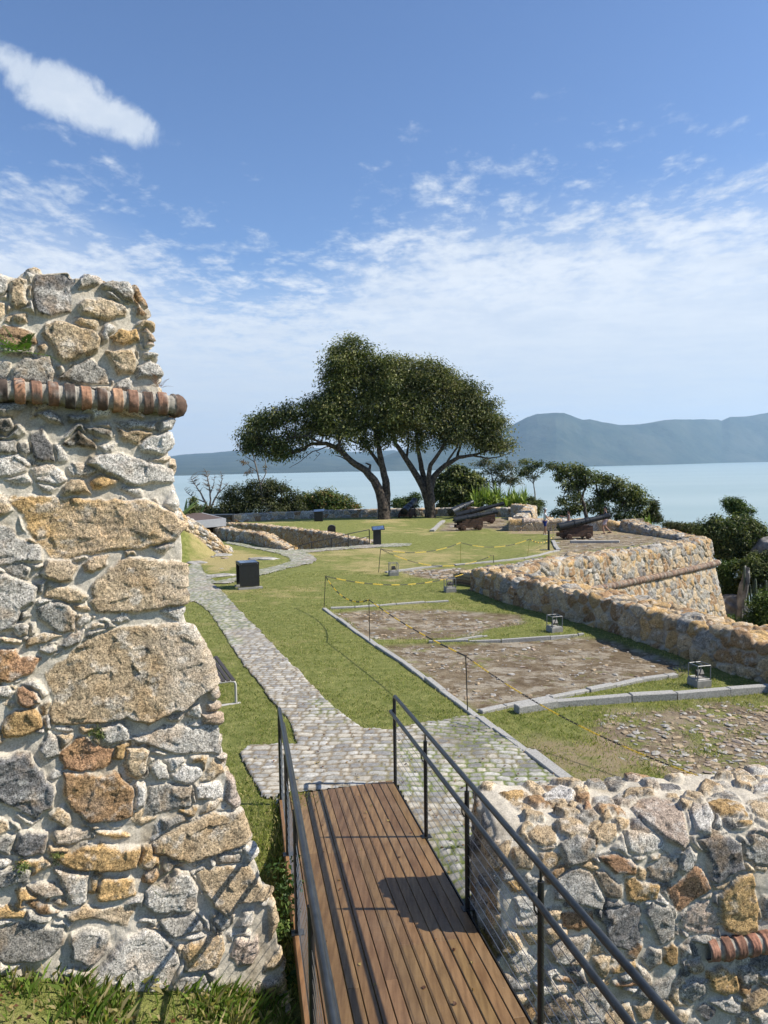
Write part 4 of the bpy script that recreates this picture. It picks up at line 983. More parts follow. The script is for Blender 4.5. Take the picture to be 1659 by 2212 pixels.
def s_of(dx, dy, w):
    best = min(np.linspace(-.5, 7, 1500), key=lambda s_: (lambda q_: (q_[0] - dx) ** 2 * 0 + (q_[1] - dy) ** 2)(proj(dk(s_, w))))
    return float(best)
def proj(Pt):
    v_ = np.array(Pt) - CAM; z_ = v_ @ cf; return CX + FPX * (v_ @ cr) / z_, CY - FPX * (v_ @ cu) / z_
def railing(side):
    global REL
    w = .02 if side > 0 else -WD - .012
    px_ = [(847, 1691), (917, 1807), (1010, 1963)] if side > 0 else [(601, 1727), (614, 1846), (637, 2015)]
    ss_ = [s_of(*p, w) for p in px_]; st_ = (ss_[-1] - ss_[0]) / 2; ss_ += [ss_[-1] + st_ * 1.02, ss_[-1] + st_ * 2.05]
    ob = empty('railing', dk(ss_[0], w)); REL = dk(ss_[0], w)
    tag(ob, 'dark steel railing with cables on the %s edge of the boardwalk' % ('right' if side > 0 else 'left'), 'railing', 'railings along the boardwalk')
    Hh = 1.12; inn = -side * .045; rt = .0225; lo = .915
    zf = 1.16 if side > 0 else 1.10
    # far frame: post bends into the hand rail
    far = MB(); pts = [dk(ss_[0], w, -.02), dk(ss_[0], w, Hh - .05), dk(ss_[0] + .012, w, Hh - .015), dk(ss_[0] + .05, w, Hh)]
    far.tube(pts, rt, 12); rel(far).build('end_post', M_STEEL, ob)
    hr = MB(); hr.tube([dk(ss_[0] + .05, w, Hh)] + [dk(s_, w, Hh) for s_ in np.linspace(ss_[0] + .3, LEN, 12)], rt, 14); rel(hr).build('handrail', M_STEEL, ob)
    h2 = MB(); h2.tube([dk(ss_[0] - .03, w, lo), dk(ss_[0] - .055, w + inn * .5, lo), dk(ss_[0] - .03, w + inn, lo), dk(ss_[0] + .05, w + inn, lo)] + [dk(s_, w + inn, lo) for s_ in np.linspace(ss_[0] + .3, LEN, 12)], rt, 14)
    rel(h2).build('handrail', M_STEEL, ob)
    for k, s_ in enumerate(ss_[1:]):
        p_ = MB(); p_.tube([dk(s_, w, -.03), dk(s_, w, Hh - .10)], .021, 12); p_.tube([dk(s_, w, Hh - .10), dk(s_, w, Hh - .02)], .009, 8)
        p_.box(dk(s_, w, .002), (.10, .09, .008), RD)
        po = rel(p_).build('post', M_BLACK, ob)
        b_ = MB(); b_.tube([dk(s_, w, lo - .10), dk(s_ + .005, w + inn * .6, lo - .105), dk(s_ + .005, w + inn, lo - .07), dk(s_, w + inn, lo - .02)], .007, 6)
        rel(b_).build('bracket', M_BLACK, po)
    for k in range(8):
        h_ = .11 + k * .092
        cb = MB(); cb.tube([dk(ss_[0], w, h_), dk(LEN, w, h_)], .0028, 5)
        rel(cb).build('cable', M_CABLE, ob)
railing(1); railing(-1)

# ------------------------------------------------------------------ kerbs
def kerb(label, pts, w, hgt, ln, out_=0., mats=None, name='stone_kerb'):
    P2 = np.array(G2(*pts)); sg = np.linalg.norm(np.diff(P2, axis=0), axis=1); s = np.concatenate([[0], np.cumsum(sg)]); q_ = 0; mb_ = MB()
    while q_ < s[-1] - .05:
        l_ = min(ln * rnd.uniform(.65, 1.35), s[-1] - q_); a = [np.interp(q_, s, P2[:, k]) for k in (0, 1)]; b2 = [np.interp(q_ + l_ - .018, s, P2[:, k]) for k in (0, 1)]
        d = Vector((b2[0] - a[0], b2[1] - a[1], 0)); L_ = d.length; c = ((a[0] + b2[0]) / 2, (a[1] + b2[1]) / 2)
        if L_ > .02:
            M = Matrix.Rotation(math.atan2(d.y, d.x) + rnd.uniform(-.02, .02), 3, 'Z') @ Matrix.Rotation(rnd.uniform(-.02, .02), 3, 'Y') @ Matrix.Rotation(rnd.uniform(-.05, .05), 3, 'X')
            z_ = float(gh(c[0], c[1])); hh = hgt + rnd.uniform(-.012, .012)
            mb_.box((c[0] + rnd.uniform(-.01, .01), c[1], max(z_, gz(*c) - .05) + hh / 2 - .04), (L_, w * rnd.uniform(.88, 1.1), hh + .08), M, bev=min(.012, w * .12))
        q_ += l_
    o = mb_.build(name, M_GRAN); o.location = (0, 0, 0); tag(o, label, 'kerb'); return o
kerb('long granite kerb between lawn and earth terraces', c2((768, 299), (872, 372), (1000, 462), (1150, 557), (1280, 650), (1410, 745), (1500, 812)) + c3((95, 815), (165, 866), (280, 950), (415, 1045)), .13, .045, .85)
kerb('granite kerb edging the cobbles towards the low wall', c3((420, 1048), (600, 1178), (765, 1290)), .17, .05, .9)
kerb('granite kerb closing the upper earth terrace', c4((88, 476), (240, 468), (380, 461), (545, 441), (830, 421), (1068, 409)), .10, .05, .8)
kerb('thin kerb between the two bare earth beds', c2((1310, 468),) + c3((0, 467), (340, 456), (560, 446), (705, 431)), .07, .04, .9)
kerb('short curved kerb ending on the thin kerb line', c3((40, 458), (120, 450), (205, 436)), .07, .035, .6)
kerb('curved kerb below the larger earth bed', c3((168, 832), (250, 815), (330, 798), (430, 782), (530, 765), (640, 740), (740, 721), (830, 703), (930, 681), (1060, 658), (1185, 640)), .13, .06, .7)
kerb('thick raised granite kerb in front of the green wedge', c3((358, 833), (580, 797), (780, 783), (900, 777), (1100, 765), (1310, 753), (1480, 737), (1659, 722), (1900, 705)), .16, .13, 1.0)
kerb('far kerb with a floodlight at its end', c4((545, 170), (640, 157), (750, 146), (900, 130), (1015, 121)), .16, .06, .8)
kerb('far kerb above the lower end of the bastion wall', c4((1118, 110), (1240, 98), (1400, 85), (1659, 61)) + cK((880, 706), (1000, 676), (1092, 655)), .16, .06, .9)
kerb('short pale kerb turning up beside the black bollard', cK((1090, 652), (1060, 605), (1042, 565)), .22, .07, .6)
kerb('low stone slab edge in front of the large cannon', cK((1200, 582), (1350, 577), (1500, 574), (1659, 578)), .2, .12, 2.0)
kerb('row of pale stones at the left end of the cannon terrace', crop(200 / 1659, 1080, 1220, [(0, 905), (60, 860), (120, 800), (190, 740), (240, 700)]), .3, .14, .45)

# ------------------------------------------------------------------ posts and chains of the barrier
posts = {}
def bpost(key, label, top, bot, r=.009, m_=None):
    g = gnd(*bot); tpt = aty(top[0], top[1], g[1]); h_ = tpt[2] - g[2]
    mb_ = MB(); mb_.tube([(0, 0, -.03), (tpt[0] - g[0], 0, h_)], r, 8); mb_.tube([(tpt[0] - g[0], 0, h_ - .02), (tpt[0] - g[0] + .012, 0, h_ + .015)], r * .7, 6)
    o = mb_.build('barrier_post', m_ or M_BLACK); o.location = g; tag(o, label, 'post', 'thin stakes of the chain barrier'); posts[key] = np.array([tpt[0], tpt[1], tpt[2]])
cP = lambda *p: c2(*p)
bpost('A', 'thin barrier stake where the two chains meet on the open lawn', c2((775, 125))[0], c2((767, 292))[0])
bpost('B', 'thin barrier stake on the kerb beside the upper earth bed', c2((1000, 248))[0], c2((1005, 470))[0])
bpost('C', 'thin barrier stake on the kerb above the end of the cobbles', c2((1502, 540))[0], c2((1512, 830))[0])
bpost('D', 'short dark barrier stake just behind the low right-hand wall', c3((1308, 1165))[0], c3((1311, 1282))[0])
bpost('E', 'thin stake at the left end of the distant chain', c1((1307, 645))[0], c1((1295, 782))[0], .012)
M_YEL = plain('yellow_stake', (.30, .27, .05), .6, 20, .2, 0)
bpost('Fa', 'thin yellow stake in the middle of the distant chain', cK((191, 577))[0], cK((189, 762))[0], .011, M_YEL)
bpost('Gb', 'thin yellow stake nearest the black bollard', cK((826, 545))[0], cK((806, 712))[0], .011, M_YEL)
def chain(label, a, b2, sag, pitch=.036, seglen=.36, r=.0045, ph=0.):
    a = np.array(a); b2 = np.array(b2); D = np.linalg.norm(b2 - a); n_ = int(D * (1 + 2.6 * (sag / D) ** 2) / pitch); mb_ = MB()
    pts = [a + (b2 - a) * u_ - np.array([0, 0, sag * 4 * u_ * (1 - u_)]) for u_ in np.linspace(0, 1, n_ + 1)]
    for i in range(n_):
        p, q_ = Vector(pts[i]), Vector(pts[i + 1]); d = (q_ - p); L_ = d.length; d.normalize(); side = d.cross(Vector((0, 0, 1))).normalized(); up = side.cross(d)
        x = side if i % 2 else up; c = (p + q_) / 2; col = (.80, .54, .03) if int((i * pitch + ph) / seglen) % 2 else (.014, .014, .016)
        ring = [c + d * (L_ * .62 * ca) + x * (L_ * .34 * sa) for ca, sa in ((1, 0), (.6, .8), (-.6, .8), (-1, 0), (-.6, -.8), (.6, -.8))]
        nn = side if not i % 2 else up; vv_ = []; ff_ = []
        for k in range(6):
            rad = (ring[k] - c).normalized()
            vv_ += [ring[k] + rad * r, ring[k] + nn * r, ring[k] - rad * r, ring[k] - nn * r]
        for k in range(6):
            for j in range(4): ff_.append((k * 4 + j, k * 4 + (j + 1) % 4, ((k + 1) % 6) * 4 + (j + 1) % 4, ((k + 1) % 6) * 4 + j))
        mb_.add(vv_, ff_, col, True)
    o = mb_.build('barrier_chain', M_LINK, None, col=True); tag(o, label, 'chain', 'yellow and black barrier chains')
chain('yellow and black chain sagging between the first two lawn stakes', posts['A'], posts['B'], .30, pitch=.045, r=.007)
chain('yellow and black chain above the kerb between second and third stake', posts['B'], posts['C'], .07, pitch=.042, r=.006)
chain('yellow and black chain running from the cobbles to the low wall', posts['C'], posts['D'], .16, ph=.2, pitch=.036, r=.0052)
chain('end of the chain dropping behind the low right-hand wall', posts['D'], rpt(1545, 1706) + np.array([.3, .35, -.1]), .07)
_w = gnd(1010, 1272); _wt = aty(*c4((1285, 150))[0], _w[1] + .7)
chain('yellow and black chain tied to the corner of the long parapet', posts['A'], _wt, .38, pitch=.05, r=.008)
chain('distant yellow and black chain in the middle of the lawn', posts['E'], posts['Fa'], .28, pitch=.07, r=.008, seglen=.6)
chain('distant chain span between the two yellow stakes', posts['Fa'], posts['Gb'], .28, pitch=.07, r=.008, seglen=.6)
_hk = gnd(*crop(500 / 1659, 800, 1380, [(1440, 90)])[0]); hook = np.array([_hk[0], _hk[1], _hk[2] + .32])
mb = MB(); mb.tube([(0, 0, -.02), (0, 0, .33), (-.16, 0, .34), (-.17, 0, .28)], .013, 6); o = mb.build('hook_stake', M_BLACK); o.location = _hk; tag(o, 'small bent black hook stake at the far kerb', 'post')
chain('low distant chain drooping towards the bent hook stake', posts['E'], hook + np.array([-.17, 0, -.04]), .55, pitch=.07, r=.008, seglen=.6)

# black bollard, and the tape at its side
g = gnd(1185.2, 1188.3); bt = aty(1186, 1146, g[1]); hb = bt[2] - g[2]
mb = MB(); mb.tube([(0, 0, 0), (0, 0, hb)], .055, 14); o = mb.build('bollard', M_BLACK); o.location = g; tag(o, 'slender black bollard on a flat base at the lawn corner', 'bollard')
mb = MB(); mb.box((-.18, 0, .012), (.5, .3, .02)); mb.build('base_plate', M_STEEL, o)
g2 = gnd(*cK((1045, 560))[0]); tp = aty(*cK((1040, 415))[0], g2[1])
mb = MB(); mb.tube([(0, 0, 0), (tp[0] - g2[0], 0, tp[2] - g2[2])], .014, 6); o = mb.build('barrier_post', M_YEL); o.location = g2; tag(o, 'yellow stake with knotted chain beside the man in the white cap', 'post', 'thin stakes of the chain barrier')
chain('last chain span of the distant barrier, ending at the black bollard', posts['Gb'], g2 + np.array([0, 0, .25]), .25, pitch=.07, r=.008, seglen=.5)

# ------------------------------------------------------------------ floodlights in cages
def flood(label, base, size, rz):
    g_ = gnd(*base); k = size; ob = empty('floodlight', g_, rz); tag(ob, label, 'floodlight', 'caged floodlights along the terraces')
    m1 = MB(); m1.box((0, 0, .055 * k), (.30 * k, .30 * k, .15 * k), None, None, bev=.012 * k); m1.build('concrete_base', M_CONC, ob)
    m2 = MB(); z0, z1 = .125 * k, .40 * k; a = .135 * k
    for sx in (-1, 1):
        for sy in (-1, 1): m2.tube([(sx * a, sy * a, z0), (sx * a, sy * a, z1)], .011 * k, 6)
    for z_ in (z1, z0 + .02 * k):
        for s_ in (-1, 1): m2.tube([(-a, s_ * a, z_), (a, s_ * a, z_)], .0075 * k, 6); m2.tube([(s_ * a, -a, z_), (s_ * a, a, z_)], .0075 * k, 6)
    for t_ in (-.5, 0, .5): m2.tube([(t_ * 2 * a * .98, -a, z1 + .005), (t_ * 2 * a * .98, a, z1 + .005)], .008 * k, 6)
    m2.build('cage', M_GALV, ob)
    m3 = MB(); Mx = Matrix.Rotation(R(-35), 3, 'X'); m3.box((0, 0, .24 * k), (.13 * k, .07 * k, .11 * k), Mx, None, bev=.01 * k); m3.tube([(-.08 * k, 0, .13 * k), (-.08 * k, 0, .24 * k)], .006 * k, 5); m3.tube([(.08 * k, 0, .13 * k), (.08 * k, 0, .24 * k)], .006 * k, 5)
    m3.build('lamp', M_BLACK, ob)
flood('nearest caged floodlight on the green wedge below the parapet', c3((1302, 690))[0], .98, .25)
flood('caged floodlight on the grass between the two bare earth beds', c3((552, 413))[0], 1.0, .3)
flood('small caged floodlight near the end of the long parapet', c4((1078, 330))[0], 1.15, .2)
flood('farthest floodlight in a cage at the end of a far kerb', c4((610, 192))[0], 1.2, .15)

# ------------------------------------------------------------------ bench
e1_ = gnd(510, 1521); bz = e1_[2]
bdir = (gnd(508, 1487, .42) - gnd(456, 1420, .42))[:2]; bdir /= np.linalg.norm(bdir)         # towards the camera
ang = math.atan2(bdir[1], bdir[0])
ob = empty('bench', e1_, ang); tag(ob, 'grey framed park bench with dark slats, half hidden by the tall wall', 'bench')
# local x towards the camera end, local y across
BL, BW, BH = 1.7, .42, .43
for i in range(5):
    mb = MB(); mb.box((-BL / 2 + .02, -.04 - i * .085, BH), (BL, .068, .03), None, None, bev=.006); mb.build('slat', M_BENCHW, ob)
for x_ in (.0, -BL + .12):
    mb = MB(); pr_ = [(-.05, .03), (.02, .03), (.02, BH - .07), (.045, BH - .035), (.09, BH - .02), (.34, BH - .02), (.385, BH - .035), (.41, BH - .07)]
    pts = [(x_, -.03, .02), (x_, .30, .02), (x_, .36, .03), (x_, .40, .06), (x_, .415, .12), (x_, .415, BH - .10)]
    pts = [(x_, .43 - p[1] if 0 else p[1], p[2]) for p in pts]
    ring = [(x_, .0, .015), (x_, .0, BH - .09), (x_, -.012, BH - .045), (x_, -.045, BH - .02), (x_, -.09, BH - .015), (x_, -.42, BH - .015)]
    mb.tube(ring, .022, 8); mb.box((x_, -.12, .012), (.07, .40, .02), None, None, bev=.005)
    mb.build('leg', M_BENCHM, ob)

# ------------------------------------------------------------------ black display table, sign stands, bins
k0, k1 = gnd(518.8, 1273.5), gnd(561, 1270.6)
ux = (k1 - k0)[:2]; wx_ = np.linalg.norm(ux); ux /= wx_; uy = np.array([-ux[1], ux[0]])
topz = aty(518, 1217, k0[1])[2] - k0[2]; dp = .72; angb = math.atan2(ux[1], ux[0]) 
ob = empty('display_table', k0, angb); tag(ob, 'open sided black steel display table beside the cobbled path', 'display table')
mb = MB(); mb.box((wx_ / 2, .012, topz / 2), (wx_, .024, topz - .16)); mb.build('side_panel', M_BLACK, ob)
mb = MB(); mb.box((wx_ / 2, dp - .012, topz / 2), (wx_, .024, topz - .16)); mb.build('side_panel', M_BLACK, ob)
mb = MB(); mb.box((wx_ / 2, dp / 2, topz - .045), (wx_ + .012, dp + .012, .09), None, None, bev=.004); o = mb.build('top', M_BLACK, ob)
mb = MB(); mb.box((wx_ / 2, dp / 2, topz + .003), (wx_ - .08, dp - .08, .006)); mb.build('printed_panel_sky_tint', M_PANEL, o)
for x_ in (.06, wx_ - .06): mb = MB(); mb.tube([(x_, -.012, topz - .045), (x_, -.003, topz - .045)], .012, 8); mb.build('bolt', M_GALV, o)
mb = MB(); mb.box((wx_ / 2 + .02, .03, .02), (wx_ + .16, .2, .06)); mb.box((wx_ / 2 + .02, dp - .03, .02), (wx_ + .16, .2, .06)); mb.build('concrete_base', M_CONC, ob)

def lectern(label, base, top_y, w, rz, dpt=.25):
    g_ = gnd(*base); h_ = aty(base[0], top_y, g_[1])[2] - g_[2]; ob = empty('sign_stand', g_, rz); tag(ob, label, 'sign stand', 'black information lecterns')
    mb_ = MB(); mb_.prism([(-w / 2, 0), (w / 2, 0), (w / 2, h_ - .12), (-w / 2, h_ - .02)], -.05, .05, Matrix.Identity(3), (0, 0, 0)); mb_.build('pedestal', M_BLACK, ob)
    mb_ = MB(); Mx = Matrix.Rotation(R(-4), 3, 'Y') @ Matrix.Rotation(R(28), 3, 'X'); mb_.box((.06, -.02, h_), (w + .28, .42, .03), Mx, None, bev=.005); o_ = mb_.build('panel_frame', M_BLACK, ob)
    mb_ = MB(); mb_.box(Vector((.06, -.02, h_)) + Mx @ Vector((0, 0, .018)), (w + .18, .34, .006), Mx); mb_.build('printed_panel_sky_tint', M_PANEL, o_)
lectern('black lectern sign beside the top of the handrail', c1((1287, 622))[0], c1((1287, 522))[0][1], .44, .1)
lectern('black lectern sign far back against the boundary wall', c1((940, 483))[0], c1((940, 418))[0][1], .75, -.1)
g_ = gnd(*c1((1017, 549))[0]); h_ = aty(*c1((1017, 508))[0], g_[1])[2] - g_[2] + .06
ob = empty('litter_bin', g_, 0); tag(ob, 'small black litter bin with rounded top beyond the sunken entrance', 'bin')
mb = MB(); w_ = .27
arc = [(-w_, 0), (w_, 0), (w_, h_ - .2)] + [(w_ * math.cos(a), h_ - .2 + .2 * math.sin(a)) for a in np.linspace(0, math.pi, 9)] + [(-w_, h_ - .2)]
mb.prism(arc, -.18, .18, Matrix.Identity(3), (0, 0, 0)); mb.build('body', M_BLACK, ob)
mb = MB(); mb.box((-.03, -.185, h_ - .2), (.34, .02, .10)); mb.build('opening', M_STEEL, ob)
# handrail down into the sunken entrance
hb_, ht_ = c1((1240, 622), (1115, 637), (1017, 641), (898, 646), (820, 652)), c1((1240, 531), (1115, 556), (1017, 583), (898, 606), (820, 628))
ob = empty('handrail', gnd(*hb_[0])); org = np.array(gnd(*hb_[0])); tag(ob, 'thin black handrail sloping down into the sunken entrance', 'handrail')
tops = []
for b_, t_ in zip(hb_, ht_):
    gg = gnd(*b_); tpx = aty(*t_, gg[1] + .1); tops.append(tpx - org); mb = MB(); mb.tube([gg - org + np.array([0, .1, -.9]), tpx - org], .026, 8); mb.build('post', M_BLACK, ob)
mb = MB(); tops.append(aty(*c1((775, 641))[0], tops[-1][1] + org[1]) - org); tops.append(tops[-1] + np.array([-.3, 0, -.5])); mb.tube(tops, .024, 8); mb.build('rail', M_BLACK, ob)
mb = MB(); mb.tube([t_ + np.array([0, 0, -.38]) for t_ in tops[:-1]], .018, 6); mb.build('rail', M_BLACK, ob)

# low flat roof beyond the ruined stub
Yr = 47.; a = aty(*c1((222, 482))[0], Yr); b_ = aty(*c1((391, 466))[0], Yr + 1.5); c_ = aty(*c1((160, 448))[0], Yr + 6)
ob = empty('flat_roofed_building', (a[0], a[1], -1.5)); org = np.array([a[0], a[1], -1.5]); tag(ob, 'low flat roofed building with pale fascia sunk behind the ruined wall', 'building')
d = (b_ - a); d[2] = 0; bk = np.array([-3.0, 6.0, 0]); zt = a[2] + .05; a0 = a - d * .6
def quad3(A, B, C_, D_, z0, z1): return [(p[0] - org[0], p[1] - org[1], z - org[2]) for z in (z0, z1) for p in (A, B, C_, D_)]
fb = [(3, 2, 1, 0), (4, 5, 6, 7), (0, 1, 5, 4), (1, 2, 6, 5), (2, 3, 7, 6), (3, 0, 4, 7)]
mb = MB(); mb.add(quad3(a0, b_, b_ + bk, a0 + bk, zt - .50, zt), fb); mb.build('fascia', M_WHITE, ob)
mb = MB(); i_ = .12; mb.add(quad3(a0 + np.array([.3, .3, 0]), b_ + np.array([-.3, .25, 0]), b_ + bk + np.array([-.1, -.3, 0]), a0 + bk, zt - .1, zt + .02), fb); mb.build('roof', M_ROOF, ob)
mb = MB(); mb.add(quad3(a0, b_ + np.array([-.5, .5, 0]), b_ + bk, a0 + bk, -3.4, zt - .62), fb); mb.build('wall', M_CARR, ob)
g_ = gnd(*c1((365, 492))[0]); ob = empty('display_table', g_, .1); tag(ob, 'dark steel display table far off beside the end of the boundary wall', 'display table')
h_ = aty(*c1((365, 441))[0], g_[1])[2] - g_[2]; w_ = 2.0
mb = MB(); mb.box((0, 0, h_ - .1), (w_, 1.4, .2), None, None, bev=.01); mb.build('top', M_BLACK, ob)
for x_ in (-w_ / 2 + .05, w_ / 2 - .05): mb = MB(); mb.box((x_, 0, h_ / 2 - .1), (.08, 1.3, h_)); mb.build('side_panel', M_BLACK, ob)

# ------------------------------------------------------------------ cannons
def cannon(label, breech, muzzle, Yb, Ym, rb, rm, cbase, clen, wheel_r, hgt, carriage=True, cyaw=None):
    """breech and muzzle: picture points of the barrel axis ends, with their distances"""
    B_ = aty(*breech, Yb); M_ = aty(*muzzle, Ym); d = M_ - B_; L_ = np.linalg.norm(d); dn = d / L_
    yaw = math.atan2(d[1], d[0]) if cyaw is None else cyaw; g_ = np.array(cbase)
    ob = empty('cannon', g_, yaw); tag(ob, label, 'cannon', 'old iron cannons on timber carriages')
    inv = Matrix.Rotation(-yaw, 3, 'Z'); loc = lambda p: inv @ Vector([float(k) for k in (np.array(p) - g_)])
    ax = inv @ Vector([float(k) for k in dn]); k = L_
    pr = [(-.10 * 1, 0.001), (-.095, .05 * 1), (-.06, .062), (-.02, .045), (0, .05), (.0, rb * .75), (.03, rb * .95), (.035, rb * 1.06), (.085, rb * 1.06), (.09, rb * .99), (.30 * k, rb * .93), (.305 * k, rb * 1.03), (.335 * k, rb * 1.03), (.34 * k, rb * .89),
          (.52 * k, rb * .80), (.523 * k, rb * .90), (.548 * k, rb * .90), (.55 * k, rb * .78), (.60 * k, rb * .76), (.603 * k, rb * .83), (.612 * k, rb * .83), (.615 * k, rb * .73), (.86 * k, rm * .88), (.863 * k, rm * .98), (.875 * k, rm * .98), (.88 * k, rm * .86), (.93 * k, rm * .92), (.975 * k, rm * 1.12), (1. * k, rm * 1.08), (1.0 * k, rm * .52), (.96 * k, rm * .5), (.95 * k, .001)]
    mb_ = MB(); mb_.lathe(pr, loc(B_), ax, 26)
    side = ax.cross(Vector((0, 0, 1))).normalized(); tc = loc(B_) + ax * (.44 * k)
    mb_.tube([tc - side * (rb * 1.45), tc + side * (rb * 1.45)], rb * .24, 12)
    mb_.build('barrel', M_IRON, ob)
    if not carriage: return ob
    hw = rb * 1.12
    z0 = wheel_r * .9; tz = hgt
    for sy in (-1, 1):
        mb_ = MB(); x0, x1 = -clen / 2, clen / 2
        st = [(x0, z0), (x1, z0), (x1, tz), (x0 + clen * .34, tz), (x0 + clen * .34, tz * .86), (x0 + clen * .22, tz * .86), (x0 + clen * .22, tz * .68), (x0 + clen * .1, tz * .68), (x0 + clen * .1, tz * .5), (x0, tz * .5)]
        mb_.prism(st, -.07, .07, Matrix.Identity(3), (0, sy * hw, 0)); ch = mb_.build('cheek', M_CARR, ob)
        mb_ = MB()
        for zz_k in (.36, .68): mb_.box((clen * .05, sy * hw + sy * .072, z0 + (tz - z0) * zz_k), (clen * .86, .006, .012))
        mb_.build('plank_joint', M_BLACK, ch)
    mb_ = MB()
    for x_ in (-clen * .34, clen * .36): mb_.box((x_, 0, z0 + .06), (.14, hw * 2 + .2, .16)); mb_.tube([(x_, -hw - .22, wheel_r), (x_, hw + .22, wheel_r)], .045, 8)
    mb_.box((0, 0, z0 + .12), (clen * .8, hw * 1.9, .08)); mb_.build('axle_bed', M_CARR, ob)
    for x_ in (-clen * .26, clen * .34):
        for sy in (-1, 1):
            mb_ = MB(); yy = sy * (hw + .14); mb_.lathe([(0, .001), (0, wheel_r * .88), (.02, wheel_r), (.10, wheel_r), (.12, wheel_r * .88), (.12, .06), (.16, .055), (.16, .001)] if sy > 0 else [(0, .001), (0, wheel_r * .88), (-.02, wheel_r), (-.10, wheel_r), (-.12, wheel_r * .88), (-.12, .06), (-.16, .055), (-.16, .001)], (x_, yy - sy * .03, wheel_r), (0, 1, 0), 20)
            mb_.build('wheel', M_CARR, ob)
    return ob
g5 = gnd(*cK((1262, 552))[0]); cannon('largest black cannon on a dark timber carriage, nearest the visitors', cK((1085, 437))[0], cK((1562, 330))[0], g5[1] + .1, g5[1] + .6, .235, .165, g5 + np.array([0, .55, 0]), 2.0, .175, .78)
g1 = gnd(*cK((272, 468))[0]); cannon('front cannon of the group, level barrel on a red-brown carriage', cK((128, 372))[0], cK((530, 293))[0], g1[1] + .3, g1[1] + .9, .22, .135, g1 + np.array([0, .6, .0]), 1.9, .19, .78)
g2_ = gnd(*cK((400, 408))[0]); cannon('middle cannon of the group, barrel rising behind the front cannon', cK((140, 328))[0], cK((588, 217))[0], g2_[1] + .4, g2_[1] + 1., .22, .15, g2_ + np.array([0, .9, 0]), 2.0, .18, .72)
g3 = gnd(*cK((190, 345))[0]); cannon('rear cannon of the group, breech towards the lawn and barrel pointing seaward', cK((98, 300))[0], cK((300, 200))[0], g3[1] - 2.2, g3[1] + .4, .34, .16, g3 + np.array([0.2, .8, 0]), 2.1, .17, .85, cyaw=.25)
g4 = gnd(*cT((985, 985))[0]); cannon('dark cannon pointing seaward between the two big tree trunks', cT((975, 955))[0], cT((1030, 893))[0], g4[1] - .4, g4[1] + 2.0, .36, .26, g4 + np.array([0.1, .3, 0]), 1.9, .2, .8)

